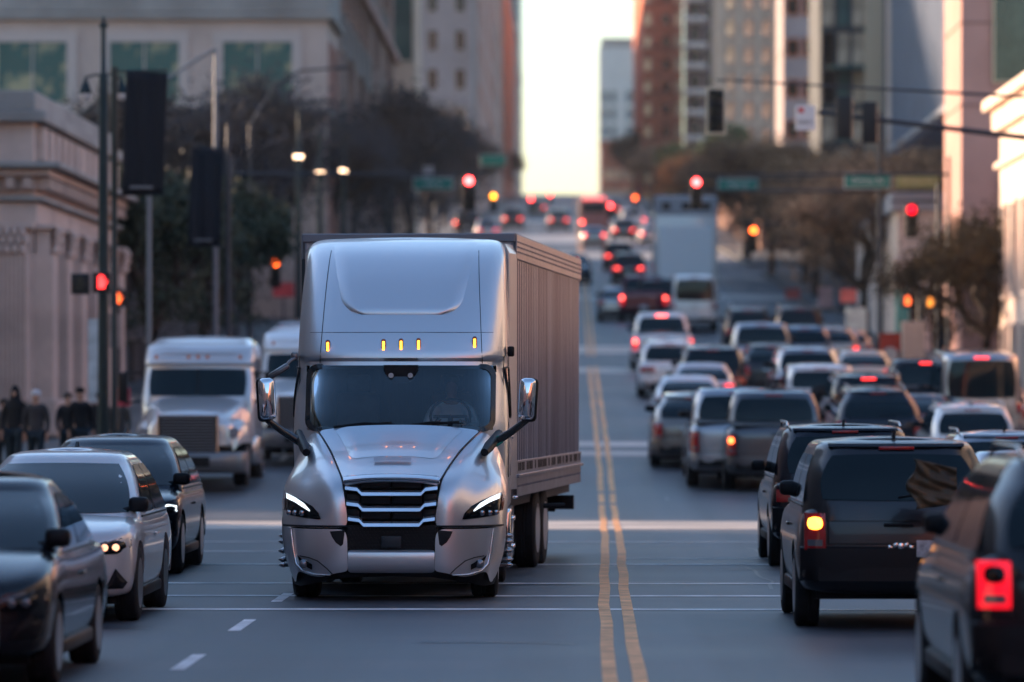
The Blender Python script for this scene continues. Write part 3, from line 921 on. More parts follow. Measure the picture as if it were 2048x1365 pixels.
def trailer(loc, rz, L=10.0, W=2.6, zb=1.02, zt=4.2, label="", name="box_trailer"):
    T = empty(name, loc, rz, label=label, cat="trailer")
    SIDE = mat("corrugated_trailer_metal", (.20, .225, .30), .3, .7, var=.45, vscale=2.6, bump=.35, bscale=5, stretch=(1, 1, .06))  # vertical noise streaks imitate bright reflections along the ribs
    RAIL = mat("trailer_rail_metal", (.26, .27, .31), .35, .7, var=.15, vscale=4)
    MB().box((0, L / 2, (zb + zt) / 2), (W - .08, L - .02, zt - zb - .1)).build("box_body", mat("trailer_front_silver", (.55, .56, .6), .35, .5), T)
    for s in (-1, 1):
        n = int(L / .24); m = MB(); pts = []
        rr = random.Random(3)
        for k in range(n):
            y = .1 + (L - .2) * k / n; st = (L - .2) / n; d = .035
            for a, b in ((0, 0), (.28, 0), (.40, d), (.88, d)): pts.append((s * (W / 2 - .04 + b), y + a * st))
        pts.append((s * (W / 2 - .04), L - .1))
        m.grid([[(x, y, z) for x, y in pts] for z in (zb + .42, zt - .30)])
        m.build("corrugated_side", SIDE, T, smooth=20)
        m = MB().box((s * (W / 2 - .015), L / 2, zt - .16), (.07, L, .30), .008)
        for k in range(int(L / .09)):
            for dz in (-.06, .0, .06): m.box((s * (W / 2 + .022), .06 + k * .09, zt - .16 + dz), (.012, .022, .022))
        m.build("top_rail", RAIL, T)
        m = MB().box((s * (W / 2 - .015), L / 2, zb + .34), (.06, L, .16), .006).box((s * (W / 2 + .005), L / 2, zb + .235), (.09, L, .045), .01).box((s * (W / 2 - .02), L / 2, zb + .10), (.06, L, .24), .006)
        for k in range(int(L / .14)): m.box((s * (W / 2 + .014), .06 + k * .14, zb + .11), (.012, .025, .025))
        rail = m
        m = MB(); y = .3
        rr = random.Random(9)
        while y < L - .3:
            m.box((s * (W / 2 + .018), y, zb + .345), (.008, .07 + rr.random() * .06, .10)); y += .22 + (.25 if rr.random() < .25 else 0)
        multi("bottom_rail", [(rail, RAIL), (m, BLACK)], T)
        m = MB().box((s * (W / 2 - .01), .05, (zb + zt) / 2), (.05, .1, zt - zb), .01)
        m.build("corner_post", mat("dark_post", (.05, .05, .055), .4, .3), T)
        for y in (4.0, 5.15):
            if y + 1 < L: wheel(T, s * 1.08, y, .51, .28, dual=True, sgn=s, name="trailer_wheel")
    m = MB().box((0, L / 2, zt - .02), (W + .02, L + .04, .05), .01)
    m.box((0, -.02, zt - .05), (W, .06, .1), .01)
    m.build("roof", mat("trailer_roof", (.22, .22, .24), .5, .4), T)
    m = MB().box((0, L - .5, .72), (W - .1, .12, .2)).box((-.9, L - .1, .8), (.1, .1, .45)).box((.9, L - .1, .8), (.1, .1, .45)).box((0, 4.6, .85), (1.3, 3.0, .22)).box((0, 4.0, .5), (1.9, .14, .14)).box((0, 5.15, .5), (1.9, .14, .14)).box((0, L / 2, .93), (W - .3, L - .1, .14))
    m.cyl((0, 4.6, .78), (1.5, 4.9, .78), .035)
    m.build("underframe", BLACK, T)
    m = MB().box((W / 2 - .06, L - .15, zt + .0), (.12, .2, .07), .02)
    m.build("corner_marker", mat("red_reflector", (.4, .02, .02), .3), T)
    return T
HX, HY = -1.96, 48.7
hero_truck((HX, HY, 0))
person_upper_driver((HX + .55, HY + 3.72, 1.60))
trailer((-1.99, HY + 6.05, 0), R(-4.6), label="grey corrugated box trailer pulled behind the silver sleeper truck")
# ------------------------------------------------------------------ cars, pickups, vans
REDON = lamp("red_lit", (1.0, .035, .03), 1.5)
REDHOT = lamp("red_bright", (1.0, .09, .07), 4.5)
REDOFF = mat("red_lens", (.30, .008, .012), .12, coat=1.0)
BLINK = lamp("amber_indicator", (1.0, .36, .03), 3.0)
HEADON = lamp("headlight_warm", (1.0, .42, .24), .75)
HEADGL = mat("headlight_glass", (.12, .13, .15), .08, .3, coat=1)
PLATE = mat("number_plate", (.42, .44, .48), .5, var=.35, vscale=16)
LINEM = mat("shut_line", (.01, .01, .012), .6)

def lampset(root, lit, which="tail_light"):
    for o in walk(root):
        pass
TYPES = {
 # L, W, H, belt, hood z at cowl, nose z, tail z, windshield base y from front, top y, rear glass base from rear, top from rear
 "sedan": dict(L=4.8, W=1.84, H=1.45, belt=.93, hood=.98, nose=.72, tail=1.0, wb=1.15, wt=2.05, rb=.62, rt=1.35, wr=.335, tumble=.20),
 "suv": dict(L=4.7, W=1.90, H=1.70, belt=1.06, hood=1.08, nose=.86, tail=1.05, wb=1.15, wt=1.95, rb=.10, rt=.50, wr=.37, tumble=.19, rails=1),
 "bigsuv": dict(L=5.0, W=1.96, H=1.84, belt=1.15, hood=1.14, nose=.98, tail=1.12, wb=1.25, wt=1.95, rb=.06, rt=.38, wr=.39, tumble=.17, rails=1),
 "boxsuv": dict(L=4.5, W=1.88, H=1.82, belt=1.20, hood=1.16, nose=1.02, tail=1.18, wb=1.3, wt=1.75, rb=.05, rt=.22, wr=.39, tumble=.11),
 "pickup": dict(L=5.7, W=2.02, H=1.92, belt=1.20, hood=1.20, nose=1.06, tail=1.28, wb=1.45, wt=2.15, rb=1.95, rt=2.15, wr=.41, tumble=.17),
 "van": dict(L=5.6, W=2.02, H=2.35, belt=1.25, hood=1.15, nose=.95, tail=1.25, wb=.9, wt=1.7, rb=.04, rt=.12, wr=.37, tumble=.10),
}
def vehicle(kind, P, name, face="rear", tl="block", opts={}):
    d = dict(TYPES[kind]); d.update(opts)
    L, W, H, belt = d["L"], d["W"], d["H"], d["belt"]; w = W / 2
    root = empty(name)
    zb = .24 if kind in ("sedan", "suv") else .34
    Dn, Dr, n = .75, .42, 3.4
    n2 = 4.5
    half_pts = []
    for u in [0, .2, .4, .6, .75, .86, .94, .985, 1.0]:
        half_pts.append((u * w, -1, L / 2 - se(u, 1, Dn, n)))
    ys = [lerp(L / 2 - Dn, -L / 2 + Dr, k / 9) for k in range(1, 9)]
    half_pts += [(w, 0, y) for y in ys]
    for u in [1.0, .985, .94, .86, .75, .6, .4, .2, 0]:
        half_pts.append((u * w, 1, -L / 2 + se(u, 1, Dr, n2)))
    ycowl = L / 2 - d["wb"]; yrb = -L / 2 + d["rb"]
    def top(y):
        if y > ycowl: return lerp(d["hood"], d["nose"], ((y - ycowl) / (L / 2 - ycowl)) ** 1.6)
        if y < yrb: return d["tail"]
        t = min(1, (ycowl - y) / .8); a = lerp(d["hood"], belt, t)
        t = max(0, 1 - (y - yrb) / .7); return lerp(a, d["tail"], t)
    lv = [(0, .91, -.09, 0), (.10, .955, -.03, 1), (.24, .985, .0, 1), (.45, 1.0, .0, 1), (.62, 1.0, -.005, 1), (.80, .985, -.02, 1), (.93, .965, -.035, 1), (1.0, .90, -.09, 1)]
    rows = []
    for t, sx, eo, _ in lv:
        ring = []
        for x, e, y in half_pts:
            z = lerp(zb, top(y), t); yy = y + (eo if y > 0 else -eo) * min(1, abs(y) / (L / 2)) ** 6
            if y < 0 and t in (.10, .24) : yy -= .03 * (abs(y) / (L / 2)) ** 8
            ring.append((x * sx, yy, z))
        rows.append(ring + [(-a, b, c) for a, b, c in reversed(ring[1:-1])])
    mb = MB().grid(rows, closed=True)
    h = rows[-1][:len(half_pts)]
    mb.grid([[(x * u, y, z + .035 * (1 - u * u) * min(1, .3 + min(j, len(h) - 1 - j) / 6)) for u in (-1, -.85, -.5, 0, .5, .85, 1)] for j, (x, y, z) in enumerate(h)])
    mb.grid([[(x * u, y, z) for u in (-1, 0, 1)] for x, y, z in rows[0][:len(half_pts)]])
    body = mb.build("body", P, root, smooth=60, sub=1)
    wr = d["wr"]; yf = L / 2 - .92; yb = -L / 2 + (1.0 if kind != "pickup" else 1.25)
    carve(body, [MB().cyl((s * (w - .34), y, wr * 1.02), (s * (w + .2), y, wr * 1.02), wr * 1.13, n=28) for s in (-1, 1) for y in (yf, yb)])
    body.data.shade_smooth(); body.data.set_sharp_from_angle(angle=R(45))
    def rearpt(x, z, off=0.0):
        t = (z - zb) / (top(-L / 2) - zb); t = max(0, min(1, t))
        for a, b in zip(lv, lv[1:]):
            if t <= b[0]: break
        q = (t - a[0]) / (b[0] - a[0]); sx = lerp(a[1], b[1], q); eo = lerp(a[2], b[2], q)
        u = min(.999, abs(x) / (w * sx))
        return (x, -L / 2 + se(u, 1, Dr, n2) - eo - off - (.03 if t < .24 else 0), z)
    def frontpt(x, z, off=0.0):
        t = (z - zb) / (top(L / 2) - zb); t = max(0, min(1, t))
        for a, b in zip(lv, lv[1:]):
            if t <= b[0]: break
        q = (t - a[0]) / (b[0] - a[0]); sx = lerp(a[1], b[1], q); eo = lerp(a[2], b[2], q)
        u = min(.999, abs(x) / (w * sx))
        return (x, L / 2 - se(u, 1, Dn, n) + eo + off, z)
    # greenhouse
    gw = w * (.955 if kind != 'pickup' else .92); tum = d["tumble"]
    yf0, yf1 = ycowl + .06, L / 2 - d["wt"]; yr0, yr1 = yrb - .02, -L / 2 + d["rt"]
    zg0 = belt - .12
    gz = [(zg0, gw, yf0 + .1, yr0 - .02), (belt, gw * .985, yf0, yr0), (lerp(belt, H, .5), gw - tum * .42, lerp(yf0, yf1, .52), lerp(yr0, yr1, .45)),
          (H - .14, gw - tum * .80, lerp(yf0, yf1, .93), lerp(yr0, yr1, .92)), (H - .06, gw - tum * 1.0, yf1 - .06, yr1 + .03), (H - .015, gw - tum * 1.3, yf1 - .30, yr1 + .14), (H, gw - tum * 1.75, yf1 - .6, yr1 + .35)]
    # y increases to the front: express as Shell along -y
    S = Shell([(z, ww, -a, -b) for z, ww, a, b in gz], Df=.42, nf=3.2, Dr=.28 if kind != "pickup" else .2, nr=4.5, sm=3)
    zs = [zg0, belt] + [lerp(belt, H - .14, k / 9) for k in range(1, 9)] + [H - .14, H - .10, H - .06, H - .035, H - .015, H - .006, H]
    m = S.mesh(zs, crown=.03)
    m.v = [(x, -y, z) for x, y, z in m.v]
    m.build("cabin", P, root, smooth=60)
    FR = lambda x, z, off=0.0: (lambda p: (p[0], -p[1], p[2]))(S.front(x, z, off))
    RE = lambda x, z, off=0.0: (lambda p: (p[0], -p[1], p[2]))(S.rear(x, z, off))
    SI = lambda y, z, s, off=0.0: (lambda p: (p[0], -p[1], p[2]))(S.side(-y, z, s, off))
    zt = H - .15; zl = belt + .05
    wt = lambda z: S.w(z)
    patch(lambda u, v: FR(u * (wt(v) - .065), v, .012), -1, 1, zl, zt + .03, 14, 6, .08).build("windshield", GLASS, root, smooth=60)
    patch(lambda u, v: RE(u * (wt(v) - .12), v, .011), -1, 1, zl + (.02 if kind != "sedan" else 0), zt + .02, 14, 6, .12).build("rear_window", GLASS, root, smooth=60)
    for s in (-1, 1):
        ya, yb_ = (yf0 - .55), (yr0 + .30)
        def sp(u, v):
            y = lerp(lerp(yr0, yr1, v) + .26, lerp(yf0, yf1, v) - .34, u)
            return SI(y, lerp(zl, zt + .01, v), s, .009)
        a_, b_, c_ = (0, .47, 1)
        patch(lambda u, v: sp(u, v), .0, .475, 0, 1, 6, 5, .05).build("side_window", GLASS, root, smooth=60)
        patch(lambda u, v: sp(u, v), .50, .97, 0, 1, 6, 5, .05).build("side_window", GLASS, root, smooth=60)
        q = MB().tube([SI(lerp(yf0 - .4, yr0 + .3, k / 8), belt + .015, s, .004) for k in range(9)], .012, 5)
        q.build("belt_trim", CHROME if d.get("chrome") else BLACK, root, smooth=60)
        # door mirror
        p = Vector(SI(yf0 - .28, belt + .10, s, 0))
        mo = d.get("mir", .15)
        mm = MB().box(p + Vector((s * mo, .0, .035)), (.20, .13, .15), .045).tube([p - Vector((s * .02, 0, .03)), p + Vector((s * mo * .7, 0, 0))], .03, 6)
        mm.build("door_mirror", BLACK if d.get("bm", 1) else P, root, smooth=60)
        # sill and arch lining
        MB().box((s * (w - .05), (yf + yb) / 2, zb + .03), (.08, yf - yb - 2 * wr * 1.15, .12), .03).build("sill", BLACK, root, smooth=40)
        for y in (yf, yb):
            wheel(root, s * (w - .125), y, wr, .235, sgn=s, rfrac=.66)
        hy = lerp(yb, yf, .42)
        MB().box((s * (w + .004), hy, lerp(zb, belt, .76)), (.03, .2, .03), .01).build("door_handle", P if not d.get("chrome") else CHROME, root, smooth=40)
        if d.get("rails"):
            MB().tube([SI(yf1 - .35, H - .05, s, -.02), (s * (gw - tum * 1.25), yf1 - .5, H + .045), (s * (gw - tum * 1.2), 0, H + .055), (s * (gw - tum * 1.2), yr1 + .5, H + .045), (s * (gw - tum * 1.15), yr1 + .25, H - .01)], .018, 6).build("roof_rail", mat("roof_rail", (.3, .31, .33), .25, .8), root, smooth=60)
    MB().box((0, 0, zb + .02), (W * .8, L * .8, .16)).build("underbody", BLACK, root)
    # --- rear end
    T1 = top(-L / 2)
    if kind in ("pickup",):
        tz0, tz1, tx0, tx1 = T1 - .52, T1 - .13, w - .205, w - .045
    elif kind == "van":
        tz0, tz1, tx0, tx1 = .95, 1.38, w - .19, w - .05
    elif tl == "wide":
        tz0, tz1, tx0, tx1 = T1 - .26, T1 - .10, w - .52, w - .07
    elif tl == "tall":
        tz0, tz1, tx0, tx1 = T1 - d.get("tlh", .40), T1 - .04, w - .26, w - .06
    else:
        tz0, tz1, tx0, tx1 = T1 - .30, T1 - .06, w - .36, w - .06
    tz1 = min(tz1, T1 - .045)
    for s in (-1, 1):
        m = MB(); rows = []
        for off, g in ((-.02, 0), (.022, 0), (.032, .02), (.032, .5)):
            rows.append([rearpt(s * lerp(lerp(tx0, tx1, a), (tx0 + tx1) / 2, g), lerp(lerp(tz0, tz1, b), (tz0 + tz1) / 2, g), off) for a, b in ((0, 0), (.33, 0), (.66, 0), (1, 0), (1, .5), (1, 1), (.66, 1), (.33, 1), (0, 1), (0, .5))])
        m.grid(rows, closed=True)
        k = len(rows[0]); m.add(rows[-1], [tuple(range(k))])
        t = m.build("tail_light", REDOFF, root, smooth=40)
        # inner lamp (brake)
        cx, cz = (tx0 + tx1) / 2, lerp(tz0, tz1, .72)
        bw = min(.15, (tx1 - tx0) * .7)
        m = MB(); m.grid([[(lambda q: rearpt(s * (cx + q[0] * bw / 2), cz + q[1] * min(.06, (tz1 - tz0) * .20), .046 - .012 * max(abs(a), abs(b)) ** 3))(squircle(a, b, .4)) for a in (-1, -.5, 0, .5, 1)] for b in (-1, -.5, 0, .5, 1)])
        m.build("brake_bulb", REDOFF, t, smooth=60)
        m = MB(); m.grid([[rearpt(s * (cx + a * bw / 2), lerp(tz0, tz1, .2) + b * .03, .040) for a in (-1, 0, 1)] for b in (-1, 1)])
        m.build("reverse_lens", HEADGL, t)
        m = MB(); m.grid([[rearpt(s * (w * .62 + a * .09), zb + .26 + b * .022, .012) for a in (-1, 0, 1)] for b in (-1, 1)])
        m.build("rear_reflector", REDOFF, root)
    # bumper
    rows = []
    bh = .30 if kind != "pickup" else .24
    bz = zb + .14
    for k in range(25):
        u = -1 + 2 * k / 24; x = u * w * .975
        rows.append([rearpt(x, bz - .02, -.02), rearpt(x, bz, .03), rearpt(x, bz + bh * .5, .05), rearpt(x, bz + bh, .035), rearpt(x, bz + bh + .02, -.01)])
    MB().grid(rows).build("rear_bumper", (BLACK if d.get("blackbump", kind in ("bigsuv", "boxsuv")) else (CHROME if kind == "pickup" and d.get("chrome", 1) else P)), root, smooth=50)
    m = MB(); m.grid([[rearpt(u * w * .8, z, .056) for u in (-1, -.5, 0, .5, 1)] for z in (bz - .01, bz + .12)])
    m.build("bumper_insert", BLACK, root)
    if d.get("emblem"):
        m = MB(); q = Vector(rearpt(.02, T1 - .36, .02))
        for k in range(5): m.box(q + Vector((-.10 + .05 * k, -.004, .012 * ((k % 2) * 2 - 1))), (.05, .012, .035), .005, rot=(0, .5 * (-1) ** k, 0))
        m.lathe([(.035, 0), (.03, -.015), (.004, -.02)], q, 14, 'Y').build("tailgate_emblem", CHROME, root, smooth=40)
    pz = (T1 - .42) if kind in ("sedan", "suv", "bigsuv") else bz + .14
    if kind == "pickup": pz = bz + .15
    if d.get("emblem"): pz = T1 - .38
    m = MB(); m.grid([[rearpt(a * .155 + d.get("px", 0), pz + b * .078, .060 if kind in ("pickup", "boxsuv", "van") else .012) for a in (-1, 0, 1)] for b in (-1, 1)])
    m.build("rear_plate", PLATE, root, solid=.0)
    # tailgate line, handle trim, third brake lamp
    m = MB(); xx = w * .70 if kind != "pickup" else w - .22
    path = [rearpt(-xx, bz + bh + .04, .0)] + [rearpt(-xx * 1.0, z, .0) for z in (lerp(bz + bh, T1, .4), T1 - .08)]
    m.tube(path, .007, 5); m.tube([(-x, y, z) for x, y, z in path], .007, 5)
    m.tube([rearpt(lerp(-xx, xx, k / 8), bz + bh + .04, .0) for k in range(9)], .007, 5)
    m.build("tailgate_gap", LINEM, root)
    m = MB(); hz = T1 - .16 if kind != "pickup" else T1 - .12
    m.box(Vector(rearpt(0, hz, .01)), (.62 if kind in ("suv", "bigsuv") else .28, .03, .035), .01)
    m.build("tailgate_handle", CHROME if kind in ("suv", "bigsuv") and d.get("chrome", 1) else BLACK, root, smooth=40)
    bl = Vector(RE(0, H - .075, .015)) if kind != "sedan" else Vector(RE(0, belt + .09, .02))
    MB().box(bl, (.34, .03, .035), .008).build("high_brake_lamp", REDOFF, root, smooth=40)
    if kind in ("suv", "bigsuv", "boxsuv"):
        a = Vector(RE(0, H - .10, .0)); m = MB()
        m.grid([[Vector(RE(u * (S.w(H - .08) - .10), H - .05, -.04)) + Vector((0, dy, dz)) for u in (-1, -.5, 0, .5, 1)] for dy, dz in ((.1, .03), (-.07, .02), (-.09, -.01), (.0, -.015))])
        m.build("spoiler", P, root, smooth=50)
        MB().tube([RE(0, zl + .05, .02), RE(.18, zl + .08, .02), RE(.42, zl + .1, .02)], .009, 5).build("rear_wiper", BLACK, root)
    if kind == "pickup":
        m = MB(); zt_ = T1 + .03
        m.box((0, lerp(-L / 2, yr0, .5), zt_ + .012), (W - .34, abs(-L / 2 - yr0) - .2, .03), .01)
        m.build("bed_cover", BLACK, root)
        MB().box((0, -L / 2 + .12, .36), (.9, .1, .12), .02).build("tow_bar", BLACK, root)
    MB().tube([(w * .55, -L / 2 + .25, zb + .02), (w * .55, -L / 2 + .02, zb + .01)], .035, 8).build("exhaust_pipe", mat("exhaust", (.2, .2, .2), .4, 1), root, smooth=50)
    if d.get("fin", 1):
        MB().prism([(-.12, 0), (.1, 0), (-.06, .07), (-.1, .07)], -.015, .015, 'X').build("roof_antenna", BLACK, root, loc=(0, yr1 + .45, H + .012))
    if d.get("spare"):
        MB().lathe([(.05, 0), (.34, 0), (.37, -.03), (.37, -.2), (.33, -.23), (.2, -.235), (.03, -.23)], (0.0, -L / 2 - .02, .98), 28, 'Y').build("spare_wheel", RUBBER, root, smooth=40)
    # --- front end
    if face == "front" or d.get("front"):
        N1 = top(L / 2)
        gz0, gz1 = d.get("grille", (N1 - .34, N1 - .07)); gxt, gxb = d.get("gx", (.42, .34))
        m = MB(); m.grid([[frontpt(u * lerp(gxb, gxt, v), lerp(gz0, gz1, v), .008) for u in [-1 + k / 5 for k in range(11)]] for v in [k / 6 for k in range(7)]])
        g = m.build("grille", mat("grille_black", (.012, .013, .015), .4, coat=.3), root, smooth=60)
        m = MB()
        for k in range(5):
            v = (k + .5) / 5
            m.tube([frontpt(u * lerp(gxb, gxt, v) * .97, lerp(gz0, gz1, v), .014) for u in [-1 + j / 4 for j in range(9)]], .008, 5)
        m.build("slats", mat("grille_slat", (.07, .075, .08), .3, .7), g)
        m = MB(); m.tube([frontpt(u * gxt, gz1, .012) for u in [-1 + j / 4 for j in range(9)]] + [frontpt(gxb, gz0, .012)] + [frontpt(u * gxb, gz0, .012) for u in [.5, 0, -.5, -1]] + [frontpt(-gxt, gz1, .012)], .012, 6)
        m.build("grille_frame", CHROME if d.get("chrome", 1) else BLACK, g, smooth=60)
        m = MB(); m.grid([[frontpt(u * w * .52, z, .01) for u in [-1 + k / 5 for k in range(11)]] for z in (zb + .06, zb + .12, zb + .20)])
        m.build("lower_intake", BLACK, root)
        MB().box(Vector(frontpt(0, zb + .30, .02)), (.31, .015, .15)).build("front_plate", PLATE, root)
        for s in (-1, 1):
            hz = N1 - .11
            poly = [(.50, -.045), (.62, -.075), (.78, -.065), (.885, -.01), (.90, .075), (.82, .095), (.66, .055), (.52, .01)]
            P_ = [(a * w / .93, hz + b) for a, b in poly]
            cx = sum(a for a, b in P_) / 8; cz = sum(b for a, b in P_) / 8
            m = MB(); m.grid([[frontpt(s * a, b, -.02) for a, b in P_], [frontpt(s * a, b, .014) for a, b in P_], [frontpt(s * lerp(cx, a, .6), lerp(cz, b, .6), .026) for a, b in P_]], closed=True)
            m.add([frontpt(s * lerp(cx, a, .6), lerp(cz, b, .6), .026) for a, b in P_], [tuple(range(8))])
            hl = m.build("headlight", DARKG, root, smooth=60)
            for xx_ in (.66, .76):
                q = frontpt(s * xx_ * w / .93, hz - .005, .02)
                MB().lathe([(.036, 0), (.034, .014), (.014, .02), (.004, .022)], q, 14, 'Y').build("projector", HEADGL, hl, smooth=60)
            MB().tube([frontpt(s * a * w / .93, hz + b, .028) for a, b in [(.55, .0), (.66, .035), (.80, .078), (.88, .06), (.885, .01)]], d.get("drlw", .011), 6).build("running_light", HEADGL, hl, smooth=60)
            # vertical side intake
            poly = [(.66, zb + .10), (.82, zb + .10), (.86, zb + .16), (.76, zb + .30)] if d.get("tri") else [(.64, zb + .14), (.84, zb + .16), (.88, zb + .28), (.80, zb + .34), (.70, zb + .24)]
            cx = sum(a for a, b in poly) / len(poly); cz = sum(b for a, b in poly) / len(poly); q_ = len(poly)
            m = MB(); m.grid([[frontpt(s * a * w / .93, b, -.01) for a, b in poly], [frontpt(s * a * w / .93, b, .010) for a, b in poly], [frontpt(s * lerp(cx, a, .5) * w / .93, lerp(cz, b, .5), .012) for a, b in poly]], closed=True)
            m.add([frontpt(s * cx * w / .93, cz, .013)] + [frontpt(s * lerp(cx, a, .5) * w / .93, lerp(cz, b, .5), .012) for a, b in poly], [(0, i + 1, (i + 1) % q_ + 1) for i in range(q_)])
            m.build("side_intake", BLACK, root)
    return root

# ---- placing
def set_lights(root, brake=None, high=None, blink=None, head=None, drl=None, lens=None, blinkm=None):
    bulbs = [b for t in _kids.get(root.name, []) if t.name.startswith("tail_light") for b in _kids.get(t.name, []) if b.name.startswith("brake_bulb")]
    def over(o, m):
        for s in o.material_slots: s.link = 'OBJECT'; s.material = m
    for b in bulbs:
        over(b, brake or REDOFF); over(b.parent, lens or (REDDIM if brake else REDOFF))
    if blink is not None:
        for b in bulbs:
            x = b.matrix_basis.translation.x
            # left in the picture = first built
        over(bulbs[blink], blinkm or BLINK)
    for o in _kids.get(root.name, []):
        if o.name.startswith("high_brake_lamp"): over(o, high or REDOFF)
        if o.name.startswith("headlight"):
            for c in _kids.get(o.name, []):
                if c.name.startswith("projector"): over(c, head or HEADGL)
                if c.name.startswith("running_light"): over(c, drl or HEADGL)
REDDIM = lamp("red_dim", (1.0, .02, .03), .35, (.3, .01, .01))
PROTO = {}
FPAINT = {}
HALF = {}
def PROTOL(sp): return {**TYPES[sp[0]], **sp[3]}['L'] / 2
FIRST = {}
def get_vehicle(key, name, P):
    spec = PROTO[key]
    if key not in FIRST:
        FIRST[key] = vehicle(spec[0], P, name, spec[1], spec[2], spec[3])
        FPAINT[key] = P.name
        HALF[key] = PROTOL(spec)
        return FIRST[key]
    c = copy_tree(FIRST[key])
    if c.name.split('.')[0] != name:
        k = _kids.pop(c.name, []); c.name = name; _kids[c.name] = k
    remat(c, {FPAINT[key]: P})
    return c
def put(key, name, P, label, cat, Y, xc, toward=False, group=None, H=None, yaw=0.0, dx=0.0, **lights):
    """stand a vehicle with its near end at distance Y; xc = lateral position in metres"""
    o = get_vehicle(key, name, P)
    hl = HALF[key]
    yc = Y + hl
    o.location = (xc, yc, zr(yc))
    a = math.atan((zr(yc + 1.4) - zr(yc - 1.4)) / 2.8)
    o.rotation_euler = Euler((a if not toward else -a, 0, (math.pi if toward else 0) + yaw))
    tag(o, label, cat, group)
    set_lights(o, **lights)
    return o
# ------------------------------------------------------------------ buildings
STONE = mat("pale_limestone", (.50, .375, .325), .8, var=.18, vscale=.5, bump=.2, bscale=6)
STONE2 = mat("grey_stone", (.27, .25, .235), .8, var=.2, vscale=.4)
BEIGE = mat("beige_stone", (.50, .375, .325), .8, var=.15, vscale=.3)
BRICK = mat("red_brick", (.42, .13, .07), .85, var=.3, vscale=.7)
BROWN = mat("brown_brick", (.20, .115, .095), .85, var=.45, vscale=.35)
PINK = mat("pink_stone", (.42, .24, .205), .8, var=.12, vscale=.3)
MAUVE = mat("mauve_concrete", (.30, .25, .25), .8, var=.15, vscale=.2)
CREAM = mat("cream_concrete", (.52, .40, .31), .8, var=.15, vscale=.3)
WHITEB = mat("white_plaster", (.66, .52, .44), .75, var=.15, vscale=.5, bump=.2)
SLATE = mat("blue_grey_cladding", (.13, .17, .24), .45, .3, var=.12, vscale=.4)
DARKW = mat("dark_cladding", (.04, .045, .055), .5, .3, var=.3, vscale=.3)
TEAL = mat("teal_window_glass", (.006, .05, .055), .05, 0, spec=.3, col2=(.06, .12, .11), vscale=.3)
BLUEG = mat("blue_window_glass", (.04, .085, .13), .06, .2, spec=.4, var=.4, vscale=.25)
WARMG = mat("painted_sunset_glass", (.60, .42, .30), .12, .4, var=.5, vscale=.5)  # warm sunset reflection painted into the base colour of the panes
_wm = {}
def window_mesh(w, h, glass, frame, mull=1, arch=False, t=.12):
    key = (round(w, 2), round(h, 2), glass.name, frame.name if frame else "", mull, arch)
    if key in _wm: return _wm[key]
    mb = MB()
    if arch:
        pts = [(-w / 2, -h / 2), (w / 2, -h / 2)] + [(w / 2 * math.cos(R(a)), h / 2 - w / 2 + w / 2 * math.sin(R(a))) for a in range(0, 181, 15)]
        mb.prism(pts, -.02, .05)
    else:
        mb.box((0, 0, 0), (w, .06, h))
    nglass = len(mb.f)
    if frame:
        for s in (-1, 1):
            mb.box((s * (w / 2 + t / 2), -.03, 0), (t, .16, h + 2 * t))
            mb.box((0, -.035, s * (h / 2 + t / 2)), (w, .17, t))
        for k in range(mull):
            mb.box((-w / 2 + w * (k + 1) / (mull + 1), -.03, 0), (.06, .07, h - .002))
    me = bpy.data.meshes.new("window"); me.from_pydata(mb.v, [], mb.f)
    me.materials.append(glass)
    if frame:
        me.materials.append(frame)
        for i, p in enumerate(me.polygons): p.material_index = 0 if i < nglass else 1
    _wm[key] = me
    return me
def add_window(par, p, me, face):
    o = bpy.data.objects.new("window", me); COL.objects.link(o)
    o.location = p
    o.rotation_euler = (0, 0, {"front": 0, "left": R(90), "right": R(-90)}[face])
    setpar(o, par)
    return o
def building(label, x0, x1, y0, y1, zt, wall, z0=None, name="office_building", cat="building", cornice=None, parapet=True, group=None):
    zg = min(zr(y0), zr(y1)) - 1 if z0 is None else z0
    T = empty(name, ((x0 + x1) / 2, y0, max(zr(y0), zg)), label=label, cat=cat, group=group)
    ox, oy, oz = T.location
    MB().box(((x0 + x1) / 2 - ox, (y0 + y1) / 2 - oy, (zg + zt) / 2 - oz), (x1 - x0, y1 - y0, zt - zg)).build("wall", wall, T)
    if parapet:
        c = cornice or wall
        MB().box(((x0 + x1) / 2 - ox, (y0 + y1) / 2 - oy, zt - oz + .35), (x1 - x0 + .5, y1 - y0 + .5, .7), .05).build("cornice", c, T)
    T["_b"] = (x0, x1, y0, y1, zg, zt)
    return T
def wins(T, face, us, zs, w, h, glass, frame, mull=1, arch=False, skip=0.0, seed=1):
    "windows at world positions: us along the face, zs heights"
    x0, x1, y0, y1, zg, zt = T["_b"]; ox, oy, oz = T.location
    rr = random.Random(seed)
    me = window_mesh(w, h, glass, frame, mull, arch)
    for u in us:
        for z in zs:
            if rr.random() < skip: continue
            if face == "front": p = (u - ox, y0 - .03 - oy, z - oz)
            elif face == "left": p = (x1 + .03 - ox, u - oy, z - oz)
            else: p = (x0 - .03 - ox, u - oy, z - oz)
            add_window(T, p, me, face)
def ledge(T, z, h, d, m, name="string_course"):
    x0, x1, y0, y1, zg, zt = T["_b"]; ox, oy, oz = T.location
    MB().box(((x0 + x1) / 2 - ox, (y0 + y1) / 2 - oy, z - oz), (x1 - x0 + 2 * d, y1 - y0 + 2 * d, h), min(.04, h / 4)).build(name, m, T)
fr = lambda a, b, n: [a + (b - a) * (k + .5) / n for k in range(n)]

